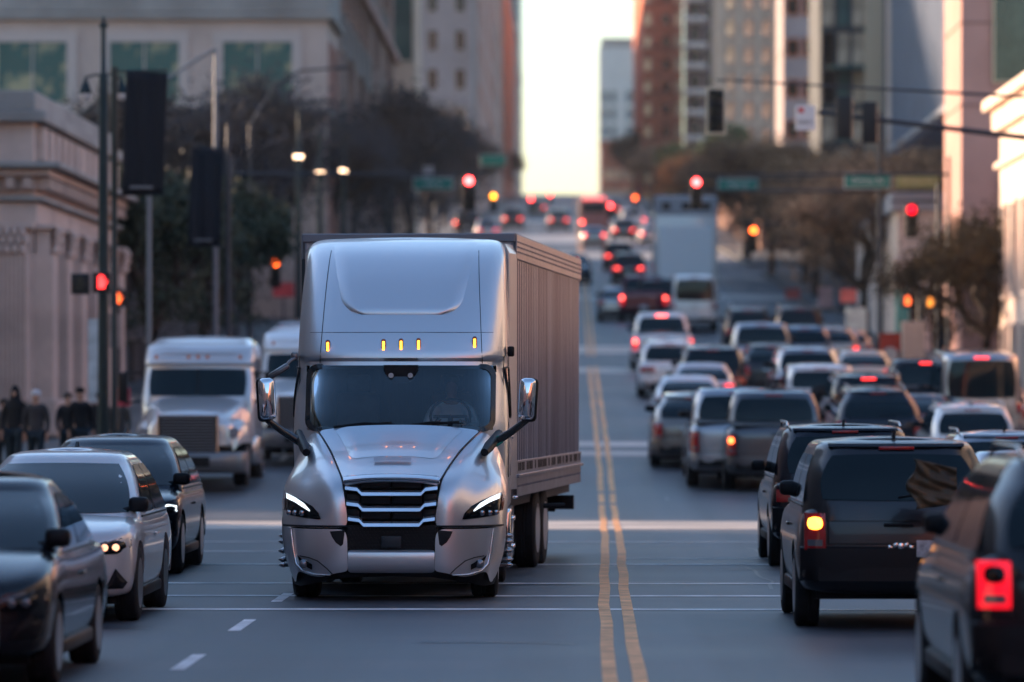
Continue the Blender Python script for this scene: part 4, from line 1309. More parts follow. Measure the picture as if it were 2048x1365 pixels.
# courthouse on the left
CX, CY0, CY1 = -13.3, 111.0, 130.0
T = building("pale limestone courthouse with fluted columns and carved frieze by the left sidewalk", -30, CX, CY0, CY1, 9.0, STONE, name="courthouse", parapet=False)
g0 = zr(CY0)
ledge(T, 6.75, .55, .12, STONE, "architrave"); ledge(T, 7.12, .12, .3, STONE2, "moulding"); ledge(T, 7.75, .16, .45, STONE, "moulding")
ledge(T, 7.93, .14, .75, STONE2, "cornice"); ledge(T, 9.15, .28, .35, STONE2, "coping"); ledge(T, 9.55, .5, .05, STONE2, "attic")
ox, oy, oz = T.location
for k in range(13):
    y = CY0 + .9 + k * 1.45
    MB().box((CX + .1 - ox, y - oy, 8.5 - oz), (.24, .75, .85), .04).build("frieze_block", STONE, T)
for k in range(42):
    pass
m = MB()
for k in range(44): m.box((CX + .28 - ox, CY0 + .1 + k * .43 - oy, 7.50 - oz), (.28, .2, .26))
for k in range(20): m.box((CX - .1 - k * .43 - ox, CY0 - .28 - oy, 7.5 - oz), (.2, .28, .26))
m.box((CX - 8 - ox, 120 - oy, 7.5 - oz), (16.2, 18.2, .3)); m.build("dentils", STONE, T)
def column(y=None, x=None, par=None, w=.95):
    cx = (CX + .22 if x is None else x) - ox; cy = (y if x is None else CY0 - .25) - oy
    e = bpy.data.objects.new("pilaster", None); COL.objects.link(e); e.location = (cx, cy, 0); setpar(e, T)
    zb_, zt_ = zr(CY0) + .9 - oz, 5.75 - oz
    n = 9; m = MB(); dims = (.45, w) if x is None else (w, .45)
    m.box((0, 0, (zb_ + zt_) / 2), (dims[0], dims[1], zt_ - zb_))
    for k in range(n):
        t = -w / 2 + w * (k + .5) / n
        if x is None: m.cyl((.23, t, zb_), (.23, t, zt_), w / n * .38, n=8)
        else: m.cyl((t, -.23, zb_), (t, -.23, zt_), w / n * .38, n=8)
    m.build("shaft", STONE, e, smooth=40)
    m = MB().box((0, 0, zb_ - .35), (dims[0] + .3, dims[1] + .3, .7), .05); m.build("base", STONE, e)
    m = MB()
    for j, (dz, r) in enumerate(((.12, .06), (.34, .12), (.54, .18))):
        for k in range(5):
            t = -w / 2 + w * (k + .5 * (j % 2) + .3) / 5
            m.box(((.28 + r * .5, t, zt_ + dz) if x is None else (t, -.28 - r * .5, zt_ + dz)), (.16, .15, .22), .05, rot=(0, .5 if x is None else 0, 0))
    m.box((0, 0, zt_ + .68), (dims[0] + .28, dims[1] + .28, .12), .03); m.box((0, 0, zt_ + .3), (dims[0] - .1, dims[1] - .1, .65))
    m.build("capital", STONE, e)
for k in range(6): column(y=CY0 + .6 + k * 3.35)
for k in range(4): column(x=CX - .55 - k * 2.6)
for k in range(5):
    y = CY0 + 2.27 + k * 3.35
    add_window(T, (CX + .03 - ox, y - oy, 2.9 + .0 - oz), window_mesh(1.15, 3.0, DARKG, STONE2, 1), "left")
    add_window(T, (CX + .03 - ox, y - oy, 5.7 - oz), window_mesh(.8, 1.3, DARKG, STONE2, 0), "left")
MB().box((CX + .3 - ox, 120 - oy, .45 + zr(115) - oz), (.7, 19.6, .9), .05).build("plinth", STONE, T)

# neighbours behind it
T = building("beige stone office block with wide teal windows behind the courthouse", -48, -11.2, 205, 214, 25, BEIGE, name="office_building")
TEALR = mat("teal_glass_with_cream_reflection", (.006, .085, .09), .06, 0, spec=.2, col2=(.36, .32, .20), vscale=.55)  # cream reflection patches painted in as a second noise colour
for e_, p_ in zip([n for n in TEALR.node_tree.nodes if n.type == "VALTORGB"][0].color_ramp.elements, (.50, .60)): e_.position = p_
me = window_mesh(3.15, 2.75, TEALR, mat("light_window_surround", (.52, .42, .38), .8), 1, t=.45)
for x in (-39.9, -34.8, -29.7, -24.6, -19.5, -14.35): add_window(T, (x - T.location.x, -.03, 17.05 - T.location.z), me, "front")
ledge(T, 19.6, .3, .35, STONE2); ledge(T, 22.0, 4.4, .12, STONE2, "attic_band"); ledge(T, 15.2, .3, .3, STONE2)
me = window_mesh(3.0, 3.6, TEAL, STONE2, 2, True)
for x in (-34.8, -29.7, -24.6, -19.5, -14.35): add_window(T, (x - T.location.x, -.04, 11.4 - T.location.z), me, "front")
wins(T, "left", [207.5, 211.5], [11, 17.1], 2.2, 2.6, TEAL, PINK, 1)
T = building("tall mottled brown brick block with many small windows", -40, -11.5, 217, 290, 52, BROWN, cornice=STONE2)
wins(T, "left", fr(218, 289, 12), [14 + 4.4 * k for k in range(8)], 2.6, 2.4, WARMG, BROWN, 1, skip=.45, seed=4)
wins(T, "left", fr(221, 292, 12)[:11], [16 + 4.4 * k for k in range(8)], 1.6, 1.6, BLUEG, STONE2, 1, skip=.5, seed=6)
for z in (15, 24, 33): ledge(T, z, .5, .4, PINK)
T = building("slim pale office block with a tall teal glass strip", -34, -10.4, 298, 309, 50, CREAM)
wins(T, "front", [-11.35], [29 + 5.2 * k - 2 for k in range(5)], 1.5, 4.9, TEAL, CREAM, 0)
wins(T, "front", [-14.6], [17 + 4 * k for k in range(8)], 1.5, 2.2, BLUEG, CREAM, 0)
T = building("grey tower with narrow dark windows in straight columns", -30, -9.9, 445, 466, 76, MAUVE)
wins(T, "front", [-19.4, -16.6, -13.85, -11.1], [23.8 + 3.82 * k - 1.5 for k in range(14)], .85, 1.9, DARKG, MAUVE, 0)
T = building("narrow reddish stone block squeezed behind the grey tower", -30, -9.85, 470, 560, 88, PINK)
wins(T, "left", fr(472, 558, 5), [26 + 4.5 * k for k in range(12)], 9, .9, BRICK, None, 0)
T = building("beige ribbed office block with bands of windows below the glass tower", -34, -9.5, 566, 830, 60, BEIGE)
wins(T, "left", fr(570, 826, 7), [37 + 3.9 * k for k in range(6)], 33, 1.5, MAUVE, BEIGE, 4)
T = building("pale blue glass tower at the far end of the left side", -34, -9.75, 850, 900, 130, mat("pale_blue_curtain_wall", (.18, .28, .34), .12, .5, var=.15, vscale=.1))
wins(T, "front", fr(-33, -10, 9), [62 + 7 * k for k in range(8)], 2.3, 6.2, BLUEG, WHITEB, 0)
T = building("slender made-up tower, its glowing panes standing for a sunlit patch between the two black banners", -19.4, -16.7, 202.2, 204.6, 14.6, mat("glow_tower_frame", (.12, .10, .09), .7), name="glow_tower")
wins(T, "front", [-18.75, -18.05, -17.35], [9.3 + .98 * k for k in range(6)], .58, .82, mat("sunlit_glow", (.3, .25, .2), .4, emit=(1, .74, .5), estr=.33, var=.4, vscale=1.5), None, 0)  # emissive panes added to imitate a sunlit golden patch
T = building("low dark shopfront row behind the trees on the left", -30, -14.6, 134, 202, 8.6, mat("dark_shop_wall", (.06, .055, .06), .85, var=.4, vscale=.4), name="shop_row")  # dark wall colour varied by noise
wins(T, "left", fr(136, 200, 9), [2.9], 4.2, 2.4, DARKG, mat("shop_frame", (.12, .10, .10), .7), 2)
wins(T, "left", fr(136, 200, 14), [6.4], 1.2, 1.7, DARKG, mat("shop_frame", (.12, .10, .10), .7), 1)
# right side
T = building("distant pale glass tower beyond the brow of the hill", 6.4, 16.0, 1100, 1112, 88, mat("pale_tower_concrete", (.55, .53, .5), .7, var=.1, vscale=.1), parapet=False)
wins(T, "front", [7.9, 10.0, 13.7, 15.2], [38 + 4.2 * k for k in range(10)], 1.5, 3.0, BLUEG, None, 0)
MB().box((-.0, 6, 88 - T.location.z + 1.2), (8.6, 10, 2.4)).build("roof_plant", STONE2, T)
T = building("low red brick block under the distant tower", 5.6, 14.5, 880, 900, 52, BRICK)
wins(T, "front", fr(6, 14, 5), [38 + 4 * k for k in range(3)], .9, 1.8, WARMG, CREAM, 0)
T = building("red brick tower with small square windows", 9.75, 15.2, 620, 722, 82, BRICK)
wins(T, "front", [12.9], [26.5 + 3.1 * k for k in range(18)], .95, 1.25, DARKG, BRICK, 0)
wins(T, "front", [10.35, 14.6], [26.5 + 3.1 * k for k in range(18)], .6, 1.5, WARMG, CREAM, 0)
for k in range(7): ledge(T, 32 + 6.2 * k, .35, .12, mat("dark_brick", (.16, .05, .035), .8), "brick_band")
T = building("dark apartment block with stacked white rounded balconies", 15.3, 19.5, 600, 618, 78, mat("dark_plum_wall", (.17, .10, .10), .8, var=.2), group=None)
for k in range(16):
    z = 30.5 + 3.1 * k + (0.35 if k % 2 else 0)
    MB().box((-1.1, -.9, z - T.location.z), (3.0, 2.2, .85), .3).build("balcony", WHITEB, T, smooth=50)
wins(T, "front", [16.3, 18.3], [32 + 3.1 * k for k in range(14)], 1.2, 1.7, DARKG, None, 0)
T = building("cream ribbed high-rise with bright vertical window strips", 13.9, 19.8, 430, 452, 62, CREAM)
for k, x in enumerate((14.2, 15.9, 17.7, 19.4)):
    MB().box((x - T.location.x, -.25, 20), (.42, .5, 78)).build("rib", CREAM, T)
wins(T, "front", [15.05, 16.8, 18.5], [22 + 2.6 * k for k in range(15)], .75, 1.5, WARMG, MAUVE, 0)
T = building("plain mauve concrete slab block right of the cream high-rise", 17.4, 22.2, 372, 385, 58, MAUVE)
wins(T, "front", [18.2, 19.6], [21 + 3.4 * k for k in range(5)], .9, 1.3, DARKG, BRICK, 0)
for z in (24, 31, 38, 45): ledge(T, z, .18, .05, STONE2)
T = building("dark steel and glass building with panes coloured like bright reflections", 16.4, 24.5, 298, 312, 42, DARKW)
rr = random.Random(5)
for i, x in enumerate((16.95, 17.95, 18.95, 19.95, 20.9)):
    for k in range(11):
        z = 12.6 + 2.55 * k
        add_window(T, (x - T.location.x, -.05, z - T.location.z), window_mesh(.78, 2.1, (WARMG if rr.random() < .45 else TEAL if rr.random() < .4 else DARKG), DARKW, 0, t=.05), "front")
MB().box((0.2 - 1.2, -1.0, 24.0 - T.location.z), (5.0, 1.6, .25), .02).build("canopy", TEAL, T)
MB().box((-1.0, -.8, 15.4 - T.location.z), (5.0, 1.2, .5), .05).build("balcony_slab", DARKW, T)
T = building("narrow dark clad building right of the steel and glass one", 17.0, 24.0, 246, 262, 40, mat("charcoal_panel", (.055, .065, .085), .5, .2))
wins(T, "front", [17.75], [21.5, 25.8, 30.1], 1.1, .35, BLUEG, None, 0)
# overhanging blue-grey hall
T = empty("overhanging_hall", (14.0, 166, zr(166)), label="modern hall with a blue grey corrugated upper storey jutting over a grey wall", cat="building")
oz = zr(166)
m = MB(); pts = []
for k in range(64):
    y = .5 * k; pts += [(-.0, y), (-.0, y + .25), (.07, y + .27), (.07, y + .48)]
m.grid([[(x, y, z - oz) for x, y in pts] for z in (13.15, 34)])
m.build("corrugated_panel", SLATE, T)
MB().box((5.1, 16.0, 23.7 - oz), (10.0, 31.6, 20.8)).build("upper_storey", SLATE, T)
MB().box((.12, 16.0, 13.05 - oz), (.5, 32.2, .28), .04).build("edge_beam", mat("grey_beam", (.3, .33, .38), .4, .3), T)
MB().box((.2, -.35, 23.7 - oz), (.55, .7, 21.4), .08).build("corner_fin", WHITEB, T)
MB().box((.1, 32.3, 23.7 - oz), (.5, .6, 21.2), .08).build("corner_fin", WHITEB, T)
MB().box((7.2, 17, 6.3 - oz), (9.5, 31, 13.4)).build("ground_storey", mat("grey_render", (.24, .23, .24), .8, var=.25, vscale=.4), T)
T = building("pink stone building with a large dark window beside the hall", 13.65, 26, 158, 165.2, 30, PINK, parapet=False)
me = window_mesh(3.6, 8.5, mat("bronze_glass", (.02, .03, .025), .06, 0, spec=.7, var=.6, vscale=.8), mat("pale_gold_frame", (.5, .42, .28), .5), 2, t=.08)
add_window(T, (16.62 - T.location.x, -.04, 17.6 - T.location.z), me, "front")
add_window(T, (16.3 - T.location.x, -.04, 8.2 - T.location.z), window_mesh(2.4, 3.4, DARKG, PINK, 1), "front")
for z in (12.5, 15.4, 21.0): ledge(T, z, .1, .04, mat("stone_joint", (.3, .17, .15), .8), "joint")
T = building("white plaster classical building with tall dark windows at the right edge", 14.2, 26, 126, 149.5, 11.0, WHITEB, name="classical_building")
ledge(T, 11.9, .35, .55, WHITEB, "cornice"); ledge(T, 9.9, .2, .2, WHITEB)
wins(T, "right", fr(128, 149, 6), [7.0], 1.3, 2.9, DARKG, WHITEB, 1); wins(T, "right", fr(128, 149, 6), [3.4], 1.3, 2.2, DARKG, WHITEB, 1)
T = building("small beige corner building with a flat roof and pale canopy", 12.5, 17.4, 173, 198, 9.4, mat("beige_stucco", (.66, .52, .44), .8, var=.15, vscale=.5), name="corner_shop", cornice=mat("grey_coping", (.32, .33, .37), .6))
MB().box((13.75 - T.location.x, -1.0, 6.95 - T.location.z), (3.1, 2.0, 1.25), .06).build("canopy", mat("pale_canopy", (.5, .43, .38), .6), T)
wins(T, "front", [15.6], [8.6], .7, 1.0, DARKG, None, 0)
m = MB().box((12.55 - T.location.x, -1.7, 5.05 - T.location.z), (.5, .3, 2.55), .03); m.build("column", mat("teal_painted_column", (.10, .32, .28), .5), T)
m = MB().box((13.5 - T.location.x, -1.7, 5.05 - T.location.z), (.3, .3, 2.55), .03); m.build("column", WHITEB, T)
MB().box((15.0 - T.location.x, -.05, 5.1 - T.location.z), (4.0, .1, 2.3)).build("shop_window", DARKG, T)
T = building("low dark brown shopfront row behind the trees on the right", 15.2, 30, 210, 296, 13.2, mat("dark_brown_shop_wall", (.07, .05, .045), .85, var=.4, vscale=.4), name="shop_row")  # dark brown wall colour varied by noise
wins(T, "right", fr(212, 294, 12), [8.2], 4.4, 2.4, DARKG, mat("shop_frame_brown", (.13, .09, .08), .7), 2)
T = building("low tan shopfront row up the hill on the right", 13.2, 26, 316, 425, 18.6, BROWN, name="shop_row")
wins(T, "right", fr(318, 423, 12), [15.6], 3.4, 2.2, WARMG, mat("shop_frame_brown", (.13, .09, .08), .7), 2)
# the street goes on behind and beside the camera; these stand where paint and glass mirror them; slab added to darken reflections, two left blocks shaped to gate the sun
for (lab, nm, a) in (("unseen grey stone block on the left, beside the camera, cut short to let a sun strip pass", "unseen_stone_block", (-37, -14, 20, 83, 15, STONE2)), ("unseen stone block added on the left, across the side street, to bound the sun strip", "unseen_stone_block", (-37, -17, 103, 110, 12, MAUVE)), ("unseen dark brown slab block added far behind the camera to darken reflections", "added_slab_block", (-60, 60, -190, -170, 34, mat("dark_brown_wall", (.06, .05, .048), .9))), ("long beige block on the left, behind the camera", "beige_block", (-34, -14, -100, 10, 16, BEIGE)),
                     ("grey stone block on the right, beside the camera", "unseen_stone_block", (15, 36, 20, 82, 15, STONE2)), ("brown stone block on the right, before the white classical building", "unseen_stone_block", (15.5, 36, 102, 122, 12, PINK)), ("brick block on the right, behind the camera", "brick_block", (15, 36, -100, 12, 20, BRICK))):
    T = building(lab, *a, name=nm)
    y0, y1 = a[2], a[3]
    f_ = "left" if a[0] < 0 else "right"
    wins(T, f_, fr(y0 + 1, y1 - 1, max(4, int((y1 - y0) / 5))), [3.5, 7.5, 11][: (2 if a[4] < 14 else 3)], 1.8, 2.2, DARKG if a[0] < 0 else WARMG, WHITEB, 1)

# ------------------------------------------------------------------ trees
BARK = mat("bark", (.055, .042, .036), .9, var=.4, vscale=5, bump=.6)
LEAFD = mat("dark_leaves", (.020, .032, .022), .7, col2=(.05, .055, .03), vscale=1.2)
LEAFB = mat("brown_leaves", (.10, .05, .03), .8, col2=(.45, .25, .14), vscale=.9)
LEAFN = mat("dusky_leaves", (.018, .024, .034), .8, col2=(.045, .044, .052), vscale=.5)
LEAFG = mat("green_leaves", (.018, .055, .022), .7, col2=(.07, .10, .03), vscale=.6)
def tree_proto(h, r, seed, leaf, nleaf, lsize, trunk_h, spread=1.0, lean=0.0, depth=5, fill=110):
    rr = random.Random(seed)
    T = empty("street_tree")
    tips = []; wood = MB(); twig = MB()
    def grow(p, d, ln, rad, lev):
        q = p + d * ln * .5 + Vector((rr.gauss(0, .04), rr.gauss(0, .04), 0)) * ln
        e = p + d * ln
        (wood if lev < 3 else twig).tube([p, q, e], [rad, rad * .85, rad * .68], 6 if lev < 3 else 4)
        if lev >= 3: tips.append(q); tips.append(e)
        if lev == depth: return
        for k in range(3 if lev < 3 else 2 + (rr.random() < .6)):
            a = rr.random() * 6.283
            nd = (d + Vector((math.cos(a), math.sin(a), rr.uniform(-.15, .35))) * (.75 * spread)).normalized()
            grow(e if k else q.lerp(e, .7), nd, ln * rr.uniform(.62, .84), rad * .62, lev + 1)
    grow(Vector((0, 0, -.1)), Vector((lean, 0, 1)).normalized(), trunk_h, h * .022 + .04, 0)
    # scale the canopy into the wanted size
    mx = max(t.z for t in tips); mr = max(math.hypot(t.x, t.y) for t in tips)
    fz = h / mx; fr_ = r / mr
    def sc(v):
        x, y, z = v; k = min(1, max(0, z / (trunk_h)))
        return (x * lerp(1, fr_, k), y * lerp(1, fr_, k), z * fz)
    wood.v = [sc(v) for v in wood.v]; twig.v = [sc(v) for v in twig.v]; tips = [Vector(sc(t)) for t in tips]
    if fill:
        for k in range(fill):
            a = rr.random() * 6.283; q = math.sqrt(rr.random()) * .95; zz = rr.uniform(.30, .93)
            env = math.sin(math.pi * min(1, (zz - .12) / .9)) ** .6
            c = Vector((math.cos(a) * q * r * env, math.sin(a) * q * r * env, zz * h))
            n_ = min(tips, key=lambda t: (t - c).length)
            twig.tube([n_, n_.lerp(c, .5) + Vector((0, 0, .1)), c], [.02, .015, .008], 4)
            tips.append(c)
    wood.build("trunk", BARK, T, smooth=60, fix=False)
    L = twig
    n0 = len(L.f)
    cl = []
    for t in tips:
        if rr.random() < .72: cl.append((t, rr.uniform(.4, 1.0)))
    for k in range(nleaf):
        t, s = cl[int(rr.random() * len(cl))]
        sp_ = .135 * r * s
        c = t + Vector((rr.gauss(0, sp_), rr.gauss(0, sp_), rr.gauss(0, sp_ * .8)))
        a = Vector((rr.gauss(0, 1), rr.gauss(0, 1), rr.gauss(0, 1))).normalized(); b = a.orthogonal().normalized()
        z = lsize * rr.uniform(.6, 1.4)
        L.add([c - a * z, c + b * z * .5, c + a * z, c - b * z * .5], [(0, 1, 2, 3)])
    o = L.build("crown", leaf, T, fix=False)
    o.data.materials.append(BARK)
    for i, p in enumerate(o.data.polygons):
        if i < n0: p.material_index = 1
    return T
TP = {}
def tree(kind, x, Y, s, label, rz=0.0, group=None, sx=1.0, leaf=None):
    P = {"dusk": (9.5, 4.6, 1, LEAFN, 10000, .12, 1.7, .8, 0.0, 6), "dusk2": (9.0, 4.2, 2, LEAFN, 9500, .12, 1.6, .85, 0.0, 6), "dark": (7.5, 3.2, 3, LEAFD, 14000, .12, 1.3, .8),
         "brown": (7.4, 4.8, 4, LEAFB, 13000, .09, 1.9, .95), "round": (9.0, 3.0, 6, LEAFG, 11000, .2, 2.0, .8), "olive": (6.4, 4.6, 8, mat("olive_leaves", (.014, .014, .010), .8, col2=(.075, .05, .022), vscale=1.3), 15000, .085, 1.3, 1.0)}[kind]
    if kind not in TP:
        T = TP[kind] = tree_proto(*P)
    else: T = copy_tree(TP[kind])
    T.location = (x, Y, zr(Y) + .1); T.scale = (s * sx, s * sx, s); T.rotation_euler = (0, 0, rz)
    return tag(T, label, "tree", group)
GL = "trees along the left sidewalk"; GR = "trees along the right sidewalk"
for i, (x, Y, s, k, lab) in enumerate([
    (-12.4, 133, .93, "dark", "dark bushy street tree behind the twin-globe lamp post"), (-11.9, 146, .85, "dark", "dark bushy street tree right of the nearest banner pole"),
    (-16.2, 158, 1.0, "dusk", "bare dusky tree behind the second black banner"), (-16.4, 176, 1.1, "dusk2", "bare dusky tree in front of the arched teal window"),
    (-15.6, 194, 1.1, "dusk", "bare dusky tree below the second globe lamp"), (-12.6, 224, 1.1, "dusk2", "dusky tree beside the brown brick block"),
    (-12.2, 246, 1.1, "dusk", "dusky tree on the left, above the silver truck's fairing"), (-12.0, 208, 1.05, "dusk2", "dusky tree left of the rightmost glowing lamp post"), (-11.6, 234, 1.1, "dusk", "dusky tree with bare twigs right of the glowing lamp posts"), (-11.2, 276, 1.1, "dusk", "bare dusky tree under the small pale signs"), (-11.0, 304, 1.1, "dusk", "dusky tree beside the slim pale office block"), (-10.8, 340, 1.0, "dusk2", "dusky tree left of the faint blank green sign"),
    (-10.6, 262, 1.1, "dusk2", "dusky tree behind the left green street sign"),
    (-10.6, 292, 1.05, "dusk", "dusky tree under the slim pale office block"), (-10.2, 318, 1.1, "dusk2", "dusky tree below the grey tower"),
    (-11.6, 366, .9, "dusk", "dusky tree right of the left hanging red signal"), (-11.4, 398, .85, "dusk2", "dusky tree by the third green street sign"), (-11.0, 470, .85, "dusk", "distant dusky tree under the reddish block"),
    (-10.8, 520, .8, "dusk2", "distant dusky tree below the ribbed block"), (-10.6, 600, .8, "dusk", "distant dusky tree left of the bright gap"), (-10.4, 680, .75, "dusk2", "farthest dusky tree on the left brow of the hill")]):
    tree(k, x, Y, s, lab, rz=i * 1.9, group=GL, sx=1.15 if k.startswith("dusk") else 1)
for i, (x, Y, s, k, lab) in enumerate([
    (11.75, 181, 1.0, "brown", "brown-leaved tree with forked trunk beside the pale canopy"), (12.3, 228, .95, "brown", "brown-leaved tree left of the forked one"), (11.6, 262, 1.0, "brown", "brown-leaved tree behind the white box truck's right side"),
    (13.2, 207, 1.0, "brown", "brown-leaved tree just behind the forked one"), (12.8, 247, 1.0, "brown", "brown-leaved tree beside the box truck"), (11.4, 292, 1.05, "brown", "brown-leaved tree above the box truck"),
    (13.9, 150, .86, "olive", "olive-brown tree in front of the white classical building"), (15.0, 156.5, .8, "olive", "smaller olive-brown tree behind the olive-brown one"), (13.6, 400, 1.0, "round", "dense round green tree above the right green street sign"),
    (9.9, 330, .9, "brown", "thin brown tree far up the right sidewalk"), (10.6, 430, .8, "round", "narrow green tree by the right hanging red signal"), (9.3, 520, 1.0, "brown", "distant brown tree below the brick tower"), (8.8, 640, 1.0, "dusk", "farthest tree on the right brow of the hill")]):
    tree(k, x, Y, s, lab, rz=1 + i * 2.3, group=GR)

# ------------------------------------------------------------------ poles, lamps, banners, signals, signs
POLE = mat("black_green_pole", (.012, .022, .026), .4, .4)
POLEG = mat("grey_pole", (.15, .16, .18), .5, .2)
POLEB = mat("dark_pole", (.03, .035, .045), .45, .4)
WARM = lamp("warm_globe", (1.0, .62, .38), 2.6)
GLOBE = mat("frosted_globe", (.55, .5, .5), .3)
def lamp_post(x, Y, h, label, lit=False, base=True, span=.42, group=None):
    T = empty("street_lamp", (x, Y, zr(Y) + .14), label=label, cat="street lamp", group=group)
    MB().lathe([(.2, 0), (.2, .15), (.15, .3), (.14, .9), (.13, 1.1), (.10, h - 1.2), (.09, h - 1.15), (.06, h - 1.1), (.055, h - .12), (.10, h - .1), (.10, h - .02), (.03, h + .02), (.05, h + .09), (.005, h + .16)], n=14).build("pole", POLE, T, smooth=50)
    MB().tube([(-span, 0, h - 1.22), (-span * .5, 0, h - 1.16), (0, 0, h - 1.16), (span * .5, 0, h - 1.16), (span, 0, h - 1.22)], .025, 8).build("cross_arm", POLE, T, smooth=50)
    for s in (-1, 1):
        e = MB().lathe([(.02, 0), (.03, -.05), (.06, -.12), (.13, -.3), (.15, -.36), (.14, -.38)], (s * span, 0, h - 1.2), 14).build("lamp_shade", POLE, T, smooth=50)
        MB().lathe([(.13, 0), (.13, -.05), (.09, -.13), (.02, -.16)], (s * span, 0, h - 1.57), 14).build("globe", WARM if lit else GLOBE, e, smooth=60)
    return T
lamp_post(xat(207, 100), 100, 9.8, "dark green street lamp with two shaded globes in front of the courthouse", span=.40)
for px, py, Y, l in ((597, 312, 170, "lit twin lamp post, leftmost of the three glowing ones"), (640, 345, 186, "lit twin lamp post, middle of the three glowing ones"), (687, 340, 203, "lit twin lamp post, rightmost of the three glowing ones"), (932, 252, 430, "lit twin lamp post glowing in front of the grey tower")):
    zt_ = zat(py, Y); lamp_post(xat(px, Y), Y, zt_ - zr(Y) - .14 + 1.6, l, True, span=.06 if Y < 400 else .1, group="glowing twin lamp posts")
FAB = mat("black_banner_fabric", (.010, .011, .016), .85, bump=.5, bscale=3, stretch=(6, 1, .3))
def banner(x, Y, z0, z1, w, label, hang=.0, pole=POLEG, ph=None, plabel=""):
    T = empty("banner_pole", (x, Y, zr(Y) + .14), label=label, cat="banner", group="black banners on poles")
    h = (ph or z1 + .5) - zr(Y)
    MB().lathe([(.12, 0), (.12, .3), (.075, .4), (.055, h)], n=12).build("pole", pole, T, smooth=50)
    o = zr(Y) + .14
    m = MB().cyl((0, 0, z1 - o), (hang + w * .5 * (1 if hang >= 0 else -1), -.12, z1 - o + .02), .025).cyl((0, 0, z0 - o), (hang + w * .45 * (1 if hang >= 0 else -1), -.12, z0 - o), .02).cyl((0, -.01, z0 - o - .1), (0, -.01, z1 - o + .1), .07); m.build("bracket", pole, T)
    rows = []
    for j in range(13):
        v = j / 12; r = []
        for i in range(13):
            u = i / 12
            r.append((hang - w / 2 + w * u - .10 * (1 - v) * 1.0, -.12 - .035 * math.sin(u * 13 + v * 2) - .03 * math.sin(v * 5), lerp(z0, z1 - .04 * u, v) - o))
        rows.append(r)
    b = MB().grid(rows).build("banner", FAB, T, smooth=80, solid=.012)
    m = MB().box((hang - .12, -.19, z0 - o + .16), (w * .55, .012, .07)); m.build("stripe", mat("grey_print", (.12, .12, .13), .8), b)
    return T
banner(xat(229, 98), 98, zat(386, 97), zat(137, 97), .90, "large black banner hung beside the twin-globe lamp", hang=.72, pole=POLE, ph=zat(240, 97))
T = empty("post", (xat(298, 101), 101, zr(101) + .14), label="plain grey post below the large black banner", cat="post")
MB().cyl((0, 0, 0), (0, 0, zat(405, 101) - zr(101)), .06).build("pole", POLEG, T, smooth=50); MB().lathe([(.16, 0), (.16, .1), (.06, .2)]).build("base", POLEG, T, smooth=50)
banner(xat(456, 124), 124, zat(493, 124), zat(297, 124), .90, "smaller black banner on a dark pole, farther up the left kerb", hang=-.55, pole=POLEB)
def cobra(x, Y, zt_, dx, dz, label, m=POLEG, curve=.5):
    T = empty("cobra_street_lamp", (x, Y, zr(Y) + .14), label=label, cat="street lamp")
    h = zt_ - zr(Y) - .14
    MB().lathe([(.10, 0), (.09, .5), (.05, h)], n=12).build("pole", m, T, smooth=50)
    MB().tube([(0, 0, h - .05), (dx * .3, 0, h + dz * (.3 + curve * .4)), (dx * .6, 0, h + dz * (.6 + curve * .35)), (dx, 0, h + dz)], [.06, .05, .045, .035], 8).build("arm", m, T, smooth=50)
    MB().box((dx + .22 * (1 if dx > 0 else -1), 0, h + dz), (.55, .2, .13), .05).build("lamp_head", m, T, smooth=50)
    return T
cobra(xat(431, 128), 128, zat(95, 128), -1.3, -.85, "grey street lamp whose arm slants down to the left behind the big banner", curve=0)
cobra(xat(500, 155), 155, zat(250, 155), 2.9, 1.95, "dark street lamp with a long curved arm over the street", POLEB, curve=1.0)
cobra(xat(600, 190), 190, zat(205, 190), 1.0, .05, "dark double-armed post right of the curved lamp", POLEB)
RED_S = lamp("signal_red", (1.0, .05, .05), 6.0)
RED_D = lamp("signal_red_deep", (.85, .0, .01), 1.6)
ORG_S = lamp("signal_orange", (1.0, .11, .015), 4.0)
AMB_S = lamp("signal_amber", (1.0, .27, .015), 4.5)
PED_O = lamp("hand_orange", (1.0, .13, .03), 1.2)
SBLACK = mat("signal_black", (.012, .014, .017), .5)
SOFF = mat("unlit_lens", (.03, .03, .025), .3)
def signal_head(px, py, Y, h, label, lit=0, m=RED_S, w=None, back=None, unlit=False, turn=0.0, visor=True):
    "hanging three-lens signal; px, py mark its lit lens"
    w = w or h * .34
    lx = xat(px, Y); lz = zat(py, Y) + (0 if not unlit else 0)
    T = empty("traffic_signal", (lx, Y, lz - (h * .33 if not unlit else 0)), rz=turn, label=label, cat="traffic light")
    MB().box((0, .05, 0), (w, .2, h), .03).build("housing", SBLACK, T, smooth=40)
    if back:
        m_ = MB()
        for s in (-1, 1): m_.box((s * (w / 2 + .05), .02, 0), (.06, .02, h + .16)); m_.box((0, .02, s * (h / 2 + .05)), (w + .04, .02, .06))
        m_.build("backplate", back, T)
    for k in range(3):
        z = h * .33 * (1 - k)
        L_ = MB().lathe([(w * .36, 0), (w * .34, -.02), (w * .2, -.045), (.01, -.055)], (0, -.052, z), 20, 'Y').build("lens", m if (k == lit and not unlit) else SOFF, T, smooth=60)
        v = MB(); rows = []
        for d in (0, -.18):
            rows.append([(w * .42 * math.cos(R(a)), -.05 + d, z + w * .42 * math.sin(R(a))) for a in range(-20, 201, 20)])
        v.grid(rows).build("visor", SBLACK, L_, smooth=60, solid=.008)
    return T
